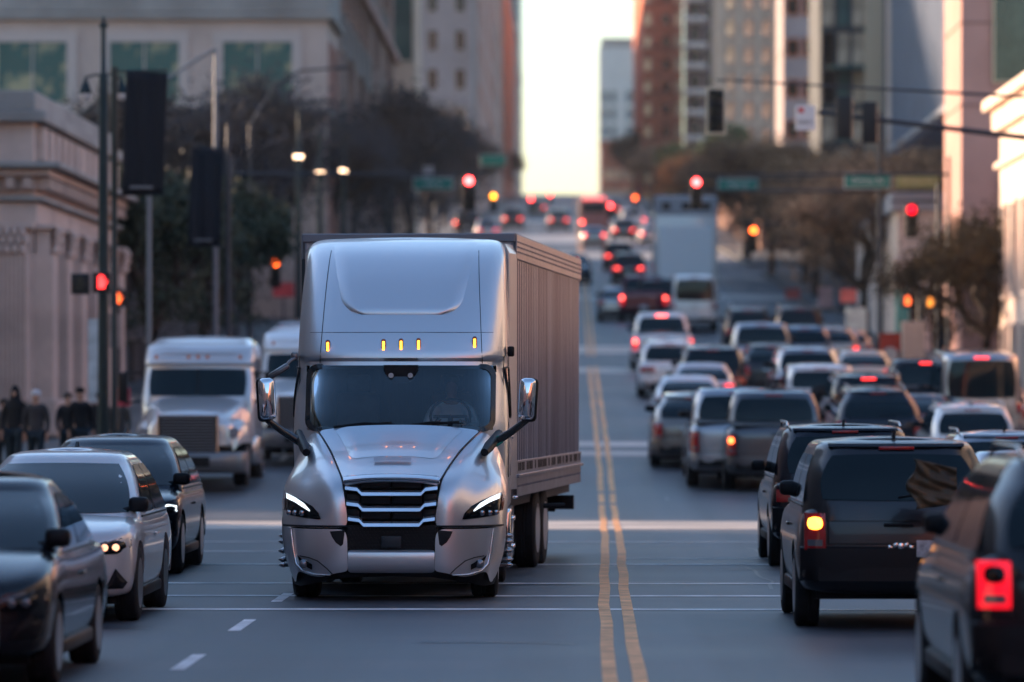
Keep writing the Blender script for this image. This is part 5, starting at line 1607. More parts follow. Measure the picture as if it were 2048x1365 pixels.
def mast(x, Y, z, x2, label, r=.09, m=POLEB, top=None, rise=.0, tap=.45):
    T = empty("signal_mast", (x, Y, zr(Y) + .14), label=label, cat="signal mast")
    h = (top or z + .6) - zr(Y) - .14
    MB().lathe([(.2, 0), (.18, .4), (r * 1.3, .5), (r, h)], n=12).build("pole", m, T, smooth=50)
    n = 6; zz = z - zr(Y) - .14
    MB().tube([(lerp(0, x2 - x, k / n), 0, zz + rise * (k / n)) for k in range(n + 1)], [lerp(r * .9, r * tap, k / n) for k in range(n + 1)], 8).build("arm", m, T, smooth=50)
    return T
# near right mast arm reaching in from the right edge
mast(14.5, 120, zat(298, 120), xat(1635, 120), "thick dark mast arm reaching in from the right edge", .10, tap=.6, rise=zat(225, 120) - zat(298, 120))
signal_head(1690, 236, 119.5, 1.12, "rear of a dark signal hanging on the thick mast arm, left of two", unlit=True, turn=2.85, w=.42)
signal_head(1741, 246, 119.5, 1.10, "rear of a dark signal hanging on the thick mast arm, right of two", unlit=True, turn=2.85, w=.40)
signal_head(1432, 222, 116, 1.08, "unlit signal with a pale yellow edged backplate over the right lanes", unlit=True, back=mat("pale_yellow_edge", (.5, .42, .3), .5), w=.38)
mast(13.2, 117, zat(200, 117) , xat(1432, 117), "thin mast arm sloping up to the unlit signal", .05, rise=zat(160, 117) - zat(200, 117), top=zat(150, 117))
signal_head(1823, 420, 150, 1.12, "tall signal with a deep red light in front of the beige corner building", m=RED_D, w=.42)
mast(12.2, 150.3, zat(402, 150), 10.6, "dark pole carrying the deep red signal", .06)
signal_head(1393, 365, 150, 1.1, "bright red signal over the right lanes beside the green tree")
mast(11.75, 172, zat(382, 172), 4.2, "dark mast arm that carries the green and the yellow-green street signs", .08, top=zat(225, 172))
signal_head(938, 362, 145, 1.15, "bright red signal over the left lanes above the truck")
mast(-11.0, 145.3, zat(348, 145), -2.8, "dark mast arm holding the bright red signal over the left lanes", .07)
mast(12.6, 150.8, zat(350, 151), 3.9, "dark mast arm holding the bright red signal over the right lanes", .06)
signal_head(1507, 461, 190, 1.1, "orange-red signal in front of the brown-leaved tree", m=ORG_S)
mast(12.4, 190.5, zat(447, 190), 7.2, "dark mast arm behind the brown tree's crown", .06)
signal_head(551, 526, 150, 1.0, "orange-red signal on a post by the left banners", m=ORG_S)
mast(-11.2, 150.3, zat(516, 150), -9.6, "short post with the left orange-red signal", .06)
for px, py, Y, m_, lab in ((987, 393, 262, AMB_S, "amber signal up the street on the left"), (1062, 398, 330, RED_S, "distant red signal right of the amber one"), (1100, 390, 420, RED_S, "farthest red signal, near the bright gap"),
                      (1270, 396, 352, ORG_S, "distant orange-red signal above the box truck"), (1221, 412, 300, RED_S, "distant red signal left of the orange-red one")):
    signal_head(px, py, Y, 1.1, lab, m=m_)
    side = -1 if px < 1145 else 1
    e = half(Y, side) + side * .6
    mast(e, Y + .4, zat(py, Y) - .1, xat(px, Y), "dark mast arm holding the " + lab, .06)
def ped(px, py, Y, label, m, post=True, hand=True, w=.40):
    T = empty("pedestrian_signal", (xat(px, Y), Y, zat(py, Y)), label=label, cat="crossing signal")
    MB().box((0, .08, 0), (w, .2, .46), .03).build("housing", SBLACK, T, smooth=40)
    m_ = MB().box((.0, -.03, -.05), (.15, .02, .17), .008)
    for k, hh in enumerate((.10, .13, .12, .09)): m_.box((-.057 + .038 * k, -.03, .035 + hh / 2), (.028, .02, hh), .006)
    m_.box((.10, -.03, -.01), (.028, .02, .11), .006, rot=(0, .6, 0))
    m_.build("hand_symbol", m, T)
    MB().box((0, .25, 0), (.08, .3, .06)).build("bracket", POLEB, T)
    return T
ped(203, 565, 99.2, "glowing red hand pedestrian signal on the dark green lamp post", lamp("hand_red", (1.0, .03, .03), 1.8))
ped(160, 568, 99.2, "side-on black pedestrian signal box left of the red hand", SOFF)
ped(235, 597, 120, "small orange hand pedestrian signal behind the lamp post", PED_O)
ped(1815, 602, 148, "orange pedestrian signal above the tan panel", PED_O)
ped(1860, 605, 148, "amber pedestrian signal right of the orange one", lamp("hand_amber", (1.0, .3, .04), .8))
for px, Y, zt_, lab in ((1838, 148.6, zat(590, 148), "dark post between the two pedestrian signals"), (238, 120.5, zat(585, 120), "dark post with the small orange hand")):
    T = empty("signal_post", (xat(px, Y), Y, zr(Y) + .14), label=lab, cat="post")
    MB().lathe([(.14, 0), (.12, .3), (.06, .4), (.06, zt_ - zr(Y))], n=12).build("pole", POLEB, T, smooth=50)
def text_mesh(txt, size, parent, m, loc, rot=(R(90), 0, 0), name="lettering", squash=1.0):
    cu = bpy.data.curves.new("t", 'FONT'); cu.body = txt; cu.size = size; cu.align_x = 'CENTER'; cu.align_y = 'CENTER'; cu.extrude = .004
    t = bpy.data.objects.new("t", cu); COL.objects.link(t)
    bpy.context.view_layer.update()
    me = bpy.data.meshes.new_from_object(t.evaluated_get(bpy.context.evaluated_depsgraph_get()))
    bpy.data.objects.remove(t, do_unlink=True)
    o = bpy.data.objects.new(name, me); COL.objects.link(o); me.materials.clear(); me.materials.append(m)
    o.location = loc; o.rotation_euler = rot; o.scale = (squash, 1, 1); setpar(o, parent)
    return o
SGREEN = mat("sign_green", (.0, .17, .14), .4); SWHITE = mat("sign_white", (.6, .6, .58), .5); SYEL = mat("sign_yellow_green", (.26, .27, .10), .4)
def street_sign(px, py, Y, w, h, txt, base, label, ink=None):
    T = empty("street_sign", (xat(px, Y), Y, zat(py, Y)), label=label, cat="street sign")
    MB().box((0, .02, 0), (w, .03, h), .01).build("border", SWHITE if base is SGREEN else mat("sign_border_olive", (.3, .31, .2), .5), T)
    MB().box((0, 0.0, 0), (w - .07, .03, h - .07), .005).build("panel", base, T)
    if txt: text_mesh(txt, h * .5, T, ink or SWHITE, (0, -.022, 0))
    MB().box((-w * .3, .09, h * .3), (.05, .12, .05)).box((w * .3, .09, h * .3), (.05, .12, .05)).build("clamp", POLEB, T)
    return T
street_sign(1735, 362, 171.5, 1.78, .60, "Orlona Av", SGREEN, "bright green street name sign with white border on the mast arm")
street_sign(1835, 362, 171.5, 1.66, .58, "Orlena Av", SYEL, "faded yellow-green street name sign right of the bright green one", mat("cream_ink", (.6, .5, .33), .5))
street_sign(1476, 371, 205, 1.85, .60, "Main St", SGREEN, "dim green street name sign over the right lanes left of the brown tree")
mast(12.3, 205.4, zat(358, 205), 6.3, "mast arm holding the dim green sign over the right lanes", .06)
street_sign(866, 368, 214, 1.9, .58, "Oak St", SGREEN, "dim green street name sign over the left lanes among dark trees")
mast(-11.2, 214.4, zat(356, 214), -5.4, "mast arm holding the dim green sign over the left lanes", .06)
street_sign(986, 321, 330, 1.9, .8, "", SGREEN, "faint blank green sign below the reddish block")
mast(-9.9, 330.4, zat(310, 330), -4.9, "mast arm holding the faint blank green sign", .06)
T = empty("lane_sign", (xat(1611, 118), 118, zat(236, 118)), label="white square traffic sign with a red mark at the tip of the thick mast arm", cat="traffic sign")
MB().box((0, 0, 0), (.52, .02, .66), .008).build("panel", SWHITE, T); MB().box((-.12, -.014, .2), (.16, .01, .12)).build("red_mark", mat("sign_red", (.5, .02, .03), .5), T)
text_mesh("ONLY", .15, T, mat("sign_ink", (.03, .03, .03), .6), (0, -.015, -.12))
for px, py, Y, w, h, c, lab in ((779, 333, 240, .45, .75, (.42, .4, .42), "small pale sign among the dark left trees, left of two"), (856, 343, 236, .55, .6, (.5, .42, .44), "small pinkish sign above the left green street sign"),
                        (229, 662, 119.8, .34, .9, (.30, .24, .22), "narrow tan sign under the small orange hand"), (567, 580, 170, .8, .55, (.45, .05, .05), "red sign by the left sidewalk beside the silver truck"),
                        (246, 795, 103, .34, .42, (.35, .04, .06), "small red and white sign behind the pedestrians"), (187, 722, 108, .26, 2.0, (.45, .5, .52), "tall pale poster panel by the courthouse's far corner"),
                        (1697, 592, 170, .6, .5, (.5, .14, .12), "red and white sign under the brown-leaved tree"), (1712, 645, 169, .8, 1.1, (.5, .62, .56), "pale shop poster under the brown-leaved tree"),
                        (1585, 588, 214, .7, .5, (.55, .12, .10), "small red sign left of the brown-leaved tree's trunk"), (1651, 595, 212, .7, 1.0, (.6, .32, .3), "pinkish sign on a post behind the parked cars")):
    T = empty("small_sign", (xat(px, Y), Y, zat(py, Y)), label=lab, cat="sign")
    MB().box((0, 0, 0), (w, .03, h), .01).build("panel", mat("sign_%d" % px, c, .6, var=.25, vscale=3), T)
    gz_ = zr(Y) + .14 - zat(py, Y)
    MB().cyl((0, .04, gz_), (0, .04, h / 2), .035).build("post", POLEB, T)
# tan panel, red poster, round meter
T = empty("utility_cabinet", (xat(1827, 146), 146, zr(146) + .14), label="tall plain tan panel cabinet on the right sidewalk", cat="cabinet")
zz = zat(643, 146) - zr(146) - .14
MB().box((0, .25, zz / 2), (.72, .5, zz), .02).build("cabinet_body", mat("tan_panel", (.42, .33, .28), .6, var=.06), T)
m = MB()
for k in range(9): m.box((0, -.004, zz * (k + 1) / 10), (.70, .008, .02))
m.build("louvres", mat("tan_louvre", (.36, .28, .24), .6), T)
T = empty("poster_stand", (xat(1780, 150), 150, zr(150) + .14), label="red poster stand with a white oval left of the tan cabinet", cat="poster")
zz = zat(666, 150) - zr(150) - .14
MB().box((0, .05, zz * .55), (.74, .06, zz * .9), .02).build("frame", POLEB, T)
MB().box((0, .0, zz * .78), (.68, .05, zz * .42)).build("poster", mat("poster_red", (.40, .05, .03), .5, var=.3, vscale=4), T)
MB().lathe([(.26, 0), (.26, -.02), (.01, -.022)], (0, -.035, zz * .5), 24, 'Y').build("white_oval", mat("poster_white", (.5, .47, .45), .5), T)
MB().box((0, .0, zz * .33), (.68, .05, zz * .40)).build("lower_poster", mat("poster_dark", (.12, .04, .03), .5, var=.6, vscale=6), T)
T = empty("parking_meter", (xat(1948, 118), 118, zr(118) + .14), label="parking meter with a pale round head by the silver van on the right", cat="parking meter")
zz = zat(743, 118) - zr(118) - .14
MB().cyl((0, 0, 0), (0, 0, zz), .035).build("post", POLEG, T); MB().lathe([(.12, -.06), (.16, -.05), (.17, 0), (.16, .05), (.12, .06)], (0, 0, zz), 20, 'Y').build("head", mat("meter_head", (.5, .44, .38), .4, .2), T, smooth=50)
# ------------------------------------------------------------------ vehicles
BK = paint("black", (.010, .012, .016), .3, .18)
NV = paint("navy_black", (.016, .020, .030), .5, .22)
CH = paint("charcoal", (.024, .026, .032), .6, .28)
GY = paint("grey", (.07, .073, .085), .7, .3)
SV = paint("silver", (.30, .31, .335), .8, .3)
WT = paint("white", (.62, .62, .63), .1, .3)
PW = paint("pearl_white", (.52, .51, .52), .3, .3)
TN = paint("tan_grey", (.17, .145, .13), .7, .3)
BG = paint("beige", (.45, .38, .32), .5, .3)
MR = paint("maroon", (.10, .012, .025), .5, .3)
BL = paint("blue_grey", (.12, .16, .22), .7, .3)
PROTO.update({
 "sedan": ("sedan", "rear", "block", {}), "suv": ("suv", "rear", "wide", {}), "crossover": ("suv", "rear", "tall", dict(rails=0, H=1.62, tumble=.24, rt=.75)),
 "bigsuv": ("bigsuv", "rear", "wide", {}), "box": ("boxsuv", "rear", "block", {}), "jeep": ("boxsuv", "rear", "block", dict(spare=1, L=4.2, fin=0)),
 "pickup": ("pickup", "rear", "block", dict(chrome=0)), "van": ("van", "rear", "block", {}),
 "nearbig": ("bigsuv", "rear", "tall", dict(L=5.2, W=2.02, H=1.84, belt=1.18, tail=1.22, chrome=0, tumble=.30, rb=.05, rt=.55, mir=.05, tlh=.34)),
 "nearbox": ("boxsuv", "rear", "tall", dict(W=1.90, H=1.80, belt=1.16, tail=1.16, tumble=.17, rt=.30, chrome=0, px=.32, mir=.05, emblem=1)),
 "sedanf": ("sedan", "front", "block", dict(H=1.58, W=1.86, wb=1.2, wt=2.3, tumble=.27, hood=1.02, belt=.98, nose=.78, grille=(.42, .74), gx=(.40, .46))),
 "suvf": ("suv", "front", "wide", dict(H=1.66, nose=.86, hood=1.02, belt=1.0, tumble=.30, wb=1.25, wt=2.45, rails=0, tri=1, grille=(.34, .82), gx=(.30, .50), chrome=0)),
 "crossf": ("suv", "front", "wide", dict(H=1.68, nose=.88, hood=1.03, belt=1.02, tumble=.30, wb=1.2, wt=2.35, rails=0, L=4.8, W=1.90, drlw=.02)),
})
def rl(px, py, H=0.0): # distance from the row of the ground contact, or of a roof at height H
    return solveY(py, H)
GRP = {0: "cars in the near right lane", 1: "cars queuing up the hill"}
def car(key, name, P, label, cat, pxl, pxr, py, H=0.0, toward=False, group="traffic heading up the street", Y=None, **k):
    Y = Y or solveY(py, H)
    xc = xat((pxl + pxr) / 2, Y)
    return put(key, name, P, label, cat, Y, xc, toward, group, **k)
G2 = "traffic coming down the street"
# left side, coming toward the camera
put("sedanf", "sedan", BK, "black sedan cut by the left edge, nearest the camera", "car", 33.6, -4.86, True, G2)
car("suvf", "crossover", PW, "pearl white crossover with glowing headlights behind the black sedan", "car", -125, 262, 1250, toward=True, group=G2, head=HEADON)
_c = car("crossf", "suv", NV, "dark blue suv with a white running light in front of the parked white truck", "car", 30, 348, 1152, toward=True, group=G2, drl=DRL, head=HEADGL)
_c.scale = (1.08, 1, 1.02)
put("sedanf", "sedan", SV, "silver car sliver at the bottom left corner", "car", 27.3, -4.98, True, G2)
# right side, near
put("nearbig", "suv", BK, "black suv at the bottom right corner with a large lit red tail lamp", "car", 28.2, 3.50, False, "traffic heading up the street", brake=DARKG, lens=lamp("deep_red_lens", (1.0, .004, .02), .42, (.35, .005, .01)))
car("nearbox", "suv", CH, "boxy charcoal suv with amber indicator lit and a tan reflection in its rear window", "car", 1595, 2000, 1262, blink=0)
car("bigsuv", "suv", NV, "dark navy suv with roof rails behind the boxy charcoal one", "car", 1540, 1848, 1138)
car("pickup", "pickup_truck", GY, "grey pickup with one tail lamp glowing orange-red left of the navy suv", "pickup", 1458, 1655, 990, Y=92, blink=0, blinkm=lamp("tail_orange", (1.0, .13, .03), 2.5))
car("pickup", "pickup_truck", SV, "silver pickup partly hidden behind the grey pickup", "pickup", 1383, 1581, 978, Y=93.2)
for _o in [o for o in bpy.data.objects if o.parent is None and o.name.startswith("pickup_truck")]: _o.scale = (1.09, 1, 1.04)
car("crossover", "suv", TN, "tan grey suv in the lane beside the yellow lines", "car", 1303, 1470, 938)
b = at(1846, 962, 43.2)
_cl = MB(); _r = random.Random(2); _rows = []
for j in range(15):
    v = j / 14; _row = []
    for i in range(19):
        u = i / 18
        _row.append((b.x - .36 + .72 * u + .09 * math.sin(v * 9) * (1 - u) * .6, 0, b.z - .24 + .46 * v * (1 - .25 * u) + .03 * math.sin(u * 7)))
    _rows.append(_row)
_bl = empty("reflection_sheet", (b.x, b.y, b.z), label="crumpled tan sheet standing for the reflection in the rear window of the charcoal suv", cat="reflection_sheet")
_r = random.Random(4)
_rows = []
for j in range(21):
    v = j / 20; _row = []
    for i in range(25):
        u = i / 24
        z = -.235 + .47 * v * (1 - .30 * u) + .05 * u
        x = -.23 + .42 * u + .05 * math.sin(v * 8 + 1) * (1 - u)
        y = -.01 - .018 * math.sin(u * 9 + v * 14 + 2 * math.sin(u * 5)) - .012 * math.sin(v * 31 + u * 12)
        _row.append((x, y + .235 * (z + .235) * .55, z))
    _rows.append(_row)
MB().grid(_rows).build("cloth", mat("tan_reflection_paint", (.075, .05, .026), .8, coat=.3, var=.4, vscale=3, bump=.3, bscale=8), _bl, smooth=80, solid=.006)  # tan window reflection modelled as a creased coloured sheet
_bl.location = (b.x, 41.62, b.z)
car("sedan", "sedan", WT, "white sedan roof just behind the tan grey suv", "car", 1318, 1440, 757, H=1.45)
car("sedan", "sedan", PW, "pale sedan with red brake lamp above its rear window", "car", 1352, 1462, 731, H=1.45, high=REDHOT, brake=REDON)
car("bigsuv", "suv", NV, "navy suv to the right of the pale sedan", "car", 1372, 1480, 697, H=1.84)
car("suv", "suv", WT, "white crossover nearest the yellow lines", "car", 1297, 1380, 797, brake=None)
car("pickup", "pickup_truck", WT, "white pickup with red brake lamps near the yellow lines", "pickup", 1271, 1380, 745, brake=REDHOT, high=REDHOT)
car("pickup", "pickup_truck", MR, "maroon pickup with red lamps below the white box truck", "pickup", 1240, 1335, 655, Y=200, brake=REDHOT)
car("van", "van", WT, "white van with dark rear window in front of the box truck", "van", 1338, 1440, 672, Y=190)
# second queue
car("suv", "suv", CH, "charcoal suv at the rear of the far right queue beside the white van", "car", 1450, 1545, 620, H=1.7)
car("pickup", "pickup_truck", SV, "silver pickup with a glowing brake lamp under the charcoal suv", "pickup", 1480, 1578, 655, H=1.92, brake=REDHOT)
car("crossover", "suv", CH, "dark crossover left of the silver suv", "car", 1500, 1590, 692, H=1.62)
car("bigsuv", "suv", SV, "silver suv with a wide dark rear window behind the white jeep", "car", 1552, 1680, 698, H=1.84)
car("jeep", "jeep", WT, "white jeep with a spare wheel on its tailgate", "car", 1580, 1705, 733, H=1.82)
car("bigsuv", "suv", BK, "black suv with glowing high brake lamp on its roof edge", "car", 1648, 1830, 753, H=1.84, high=REDON, brake=REDDIM)
car("nearbig", "suv", NV, "dark suv with a big rear window just ahead of the glowing high lamp", "car", 1668, 1850, 775, H=1.92)
car("sedan", "sedan", GY, "grey sedan with a red tail lamp right of the dark suv", "car", 1782, 1915, 795, H=1.45, brake=REDDIM)
car("suv", "suv", WT, "white topped suv near the right edge", "car", 1856, 2042, 815, H=1.7)
car("suv", "suv", SV, "silver suv roof with a dark antenna below the white topped suv", "car", 1920, 2120, 866, H=1.7)
car("sedan", "sedan", SV, "silver sedan roof at the right edge between two suvs", "car", 1960, 2180, 905, H=1.45)
# third row by the kerb
car("sedan", "sedan", BG, "beige sedan with a red tail lamp near the red poster", "car", 1678, 1785, 705, H=1.45, brake=REDDIM)
car("pickup", "pickup_truck", BK, "black pickup with two small red roof lamps below the tan cabinet", "pickup", 1800, 1935, 733, H=1.92, high=REDON)
car("van", "minivan", SV, "silver van with a red high lamp by the parking meter", "van", 1912, 2015, 714, H=2.3, high=REDON)
car("sedan", "sedan", SV, "silver sedan below the silver van at the right edge", "car", 1926, 2070, 776, H=1.45)
car("suv", "suv", BL, "blue grey suv under the brown-leaved tree", "car", 1572, 1650, 655, H=1.7)
car("crossover", "suv", BG, "tan crossover with a glinting tail lamp right of the blue grey suv", "car", 1628, 1705, 657, H=1.62, brake=REDON)
car("sedan", "sedan", BG, "pale tan sedan right of the tan crossover", "car", 1658, 1735, 663, H=1.45)
car("bigsuv", "suv", CH, "dark suv with a roof rack far under the brown tree", "car", 1560, 1640, 617, H=1.84, brake=REDON)
# up the hill
for pxl, pxr, py, H, key, nm, P, lab, br in (
   (1208, 1262, 578, 1.45, "sedan", "sedan", SV, "silver car roof above the maroon pickup", None), (1290, 1340, 560, 1.84, "bigsuv", "suv", BK, "black suv left of the white van", None),
   (1225, 1290, 508, 1.7, "suv", "suv", NV, "dark suv with two red lamps left of the box truck", REDHOT), (1212, 1262, 486, 1.7, "suv", "suv", CH, "dark suv with one red lamp farther up", REDHOT),
   (1160, 1216, 455, 1.45, "sedan", "sedan", SV, "silver sedan up the hill beside the reddish bus", REDHOT), (1220, 1275, 438, 1.84, "bigsuv", "suv", GY, "grey suv with red lamps far up the hill", REDHOT),
   (1280, 1325, 452, 1.45, "sedan", "sedan", PW, "pale sedan left of the box truck's top", REDHOT),
   (1092, 1142, 420, 1.84, "bigsuv", "suv", GY, "lone suv with two red lamps in the middle of the hill", REDHOT), (1000, 1050, 418, 1.84, "bigsuv", "suv", NV, "dark suv with a red lamp on the upper left of the hill", REDHOT),
   (905, 962, 425, 1.92, "pickup", "pickup_truck", NV, "dark pickup by the kerb on the upper left of the hill", REDHOT), (950, 1000, 440, 1.7, "suv", "suv", SV, "silver suv right of the dark pickup up the hill", REDON),
   (1205, 1240, 402, 1.7, "suv", "suv", CH, "tiny dark suv near the brow of the hill", REDHOT), (1246, 1285, 420, 1.92, "pickup", "pickup_truck", WT, "tiny white pickup near the brow of the hill", REDHOT),
   (1060, 1090, 400, 1.7, "suv", "suv", GY, "tiny grey suv by the left kerb near the brow", REDHOT)):
    car(key, nm, P, lab, "car" if nm != "pickup_truck" else "pickup", pxl, pxr, py, H=H, brake=br)
car("sedanf", "sedan", NV, "dark oncoming sedan seen just right of the silver trailer", "car", 1128, 1172, 515, H=1.47, toward=True, group=G2)
car("sedanf", "sedan", PW, "pale oncoming car behind the left shoulder of the silver truck", "car", 556, 610, 655, H=1.47, toward=True, group=G2)
car("suvf", "suv", SV, "silver parked car below the left trees above the truck's roof", "car", 720, 770, 455, H=1.62, toward=True, group=G2)
car("crossf", "suv", NV, "dark parked car above the left corner of the silver truck", "car", 640, 700, 470, H=1.64, toward=True, group=G2)
# box truck and bus on the hill
def box_truck(Y, xc, label):
    T = empty("box_truck", (xc, Y, zr(Y)), rx=math.atan(slope(Y)), label=label, cat="truck")
    MB().box((0, 3.6, 2.35), (2.5, 7.2, 2.9), .06).build("cargo_box", WT, T, smooth=40)
    MB().box((0, -.03, 2.2), (2.15, .04, 2.4), .01).build("rear_door", mat("roller_door", (.72, .75, .8), .5), T)
    m = MB().box((0, 1.0, 4.15), (2.5, 2.0, .75), .05); m.build("roof_unit", mat("roof_unit_grey", (.3, .31, .35), .5), T)
    for x in (-.8, 0, .8): MB().box((x, -.02, 4.15), (.34, .06, .26), .03).build("dark_vent", BLACK, T)
    m = MB().box((0, .1, .7), (2.3, .2, .2), .03).box((0, 3.5, .7), (1.0, 8.5, .25)); m.build("rear_bumper", BLACK, T)
    MB().box((0, 8.3, 1.6), (2.2, 1.9, 1.9), .2).build("driver_cab", WT, T, smooth=40)
    for s in (-1, 1):
        MB().box((s * 1.0, -.06, .98), (.22, .05, .14), .01).build("tail_light", REDOFF, T)
        wheel(T, s * .98, 1.6, .48, .28, dual=True, sgn=s); wheel(T, s * 1.0, 8.0, .48, .28, sgn=s)
    return T
_bt = box_truck(210, xat(1372, 210), "white box truck with a grey roof unit standing tall in the right lanes")
_bt.scale = (1.16, 1, 1.2)
def bus(Y, xc, label):
    T = empty("bus", (xc, Y, zr(Y)), rx=math.atan(slope(Y)), label=label, cat="bus")
    MB().box((0, 5.5, 1.75), (2.5, 11, 2.7), .12).build("bus_body", mat("dusky_red_paint", (.16, .07, .075), .4, .2, coat=.5), T, smooth=40)
    MB().box((0, -.02, 2.3), (1.9, .04, .8), .02).build("rear_window", GLASS, T)
    m = MB(); 
    for k in range(5): m.lathe([(.09, 0), (.08, -.04), (.01, -.05)], (-.8 + .4 * k, -.02, 3.05), 12, 'Y')
    m.build("roof_lights", lamp("bus_red", (1, .12, .1), 2.5), T)
    for s in (-1, 1):
        MB().box((s * 1.0, -.04, 1.1), (.25, .05, .2), .02).build("tail_light", REDHOT if s < 0 else REDOFF, T)
        wheel(T, s * 1.05, 2.6, .5, .28, sgn=s); wheel(T, s * 1.05, 8.6, .5, .28, sgn=s)
    MB().box((0, .05, .6), (2.3, .15, .3), .03).build("rear_bumper", BLACK, T)
    return T
bus(372, xat(1188, 372), "dusky red bus climbing the hill in the inner right lane")

# parked white sleeper trucks on the left
def classic_truck(loc, label, roof=3.25, P=None):
    P = P or paint("white_truck", (.46, .47, .50), .3, .28)
    T = empty("sleeper_truck", loc, label=label, cat="truck", group="white sleeper trucks parked at the left kerb")
    tab = [(1.0, 1.18, 2.1, 5.2), (1.7, 1.19, 2.1, 5.2), (1.85, 1.19, 2.15, 5.2), (2.45, 1.15, 2.5, 5.2), (2.55, 1.16, 2.42, 5.2), (2.7, 1.15, 2.5, 5.2), (2.9, 1.12, 2.72, 5.2), (roof - .12, 1.06, 3.3, 5.2), (roof - .03, .98, 3.7, 5.15), (roof, .85, 4.0, 5.0)]
    S = Shell(tab, Df=.5, nf=3.6, Dr=.15, nr=8, sm=3)
    S.mesh([1.0, 1.5, 1.85, 2.1, 2.3, 2.45, 2.5, 2.55, 2.62, 2.7, 2.8, 2.9, 2.95] + [roof - .12, roof - .07, roof - .03, roof - .01, roof]).build("cab", P, T, smooth=50)
    f = lambda x, z, off=0.0: S.front(x, z, off)
    patch(lambda u, v: f(u, v, .008), -1.02, 1.02, 1.86, 2.44, 16, 6, .06).build("windshield", GLASS, T, smooth=60)
    MB().tube([f(0, 1.87, .02), f(0, 2.43, .02)], .015, 6).build("windshield_post", BLACK, T)
    rows = [[f(-.85 + 1.7 * i / 16, z, o + (.03 if abs(i - 8) < 8 else 0)) for i in range(17)] for z, o in ((roof - .36, -.01), (roof - .30, .0), (roof - .1, .0))]
    MB().grid(rows).build("roof_panel", P, T, smooth=60)
    for x in (-.88, -.2, 0, .2, .88): MB().box(f(x, 2.68, .0), (.07, .05, .1), .02).build("marker_lamp", AMBOFF, T, smooth=50)
    # hood with square grille
    sec = [(.0, .62, .74, 1.42, 1.30), (.12, .66, .84, 1.50, 1.33), (.5, .72, .98, 1.58, 1.36), (1.2, .84, 1.08, 1.70, 1.40), (2.2, .98, 1.16, 1.86, 1.5)]
    rows = [[(-b, y, .85), (-b, y, z2 - .12), (-b + .06, y, z2 - .02), (-a, y, z1 - .06), (-a * .6, y, z1), (0, y, z1 + .02), (a * .6, y, z1), (a, y, z1 - .06), (b - .06, y, z2 - .02), (b, y, z2 - .12), (b, y, .85)] for y, a, b, z1, z2 in sec]
    hd = MB().grid(rows); hd.add(rows[0], [tuple(range(11))]); hd.build("hood", P, T, smooth=50, sub=1)
    for s in (-1, 1):
        m = MB(); rows = []
        for y, x, z in ((.15, .9, 1.0), (.25, 1.02, 1.22), (.6, 1.12, 1.36), (1.2, 1.2, 1.38), (1.8, 1.2, 1.25), (2.2, 1.2, 1.0)):
            rows.append([(s * .62, y, z + .05), (s * (x - .2), y, z + .04), (s * (x - .05), y, z - .04), (s * x, y, z - .2), (s * x, y, min(z - .3, .9))])
        m.grid(rows).build("fender", P, T, smooth=60, sub=1)
        p = [(.70, 1.02), (.98, 1.0), (1.05, 1.14), (.96, 1.22), (.74, 1.16)]
        MB().prism([(s * a, b) for a, b in p], .16, .5).build("headlamp", mat("clear_lamp", (.35, .37, .4), .12, .5, coat=1), T)
        m = MB().box((s * 1.52, 1.95, 2.05), (.2, .16, .62), .04); mi = m.build("mirror", BLACK, T, smooth=50)
        MB().tube([(s * 1.2, 2.3, 1.75), (s * 1.5, 1.98, 1.72)], .025, 6).tube([(s * 1.18, 2.4, 2.35), (s * 1.5, 1.98, 2.36)], .025, 6).build("mirror_bracket", BLACK, mi)
        MB().box((s * 1.185, 3.2, 2.15), (.02, .8, .5), .005).build("side_window", GLASS, T)
        wheel(T, s * 1.0, 1.2, .5, .3, sgn=s); wheel(T, s * 1.0, 5.6, .5, .28, dual=True, sgn=s)
        MB().box((s * 1.1, 3.6, .72), (.3, 1.8, .6), .08).build("fuel_tank", mat("tank_metal", (.5, .5, .52), .2, 1), T, smooth=40)
    g = MB().box((0, -.02, 1.08), (1.22, .06, .74), .02).build("grille", BLACK, T)
    m = MB()
    for k in range(12): m.box((0, -.06, .76 + .06 * k), (1.12, .02, .022))
    m.build("slats", mat("slat_metal", (.22, .23, .26), .3, .8), g)
    m = MB()
    for s in (-1, 1): m.box((s * .61, -.06, 1.08), (.04, .05, .78), .01)
    m.box((0, -.06, 1.46), (1.26, .05, .04), .01); m.build("grille_surround", mat("copper_tint_chrome", (.6, .5, .46), .2, 1), g)
    MB().grid([[(x, y + dy, z) for x, y in ((-1.2, .7), (-1.17, .3), (-1.0, .0), (-.6, -.1), (0, -.12), (.6, -.1), (1.0, .0), (1.17, .3), (1.2, .7))] for z, dy in ((.72, .03), (.68, 0), (.5, -.02), (.34, .02), (.28, .1))]).build("bumper", mat("bumper_grey", (.16, .165, .18), .35, .5), T, smooth=50, solid=.03)
    m = MB().box((0, -.13, .52), (.9, .02, .2), .005); m.build("bumper_slot", BLACK, T)
    MB().box((0, 3.2, .7), (.9, 6, .3)).build("chassis", BLACK, T)
    return T
YA = 92.0
classic_truck((-7.86, YA, zr(YA + 3)), "white sleeper truck with a slatted square grille parked at the left kerb", roof=3.12)
YB = 101.0
classic_truck((-6.0, YB, zr(YB + 3)), "second white sleeper truck half hidden behind the silver truck", roof=3.1, P=paint("bright_white_truck", (.68, .69, .72), .1, .3))

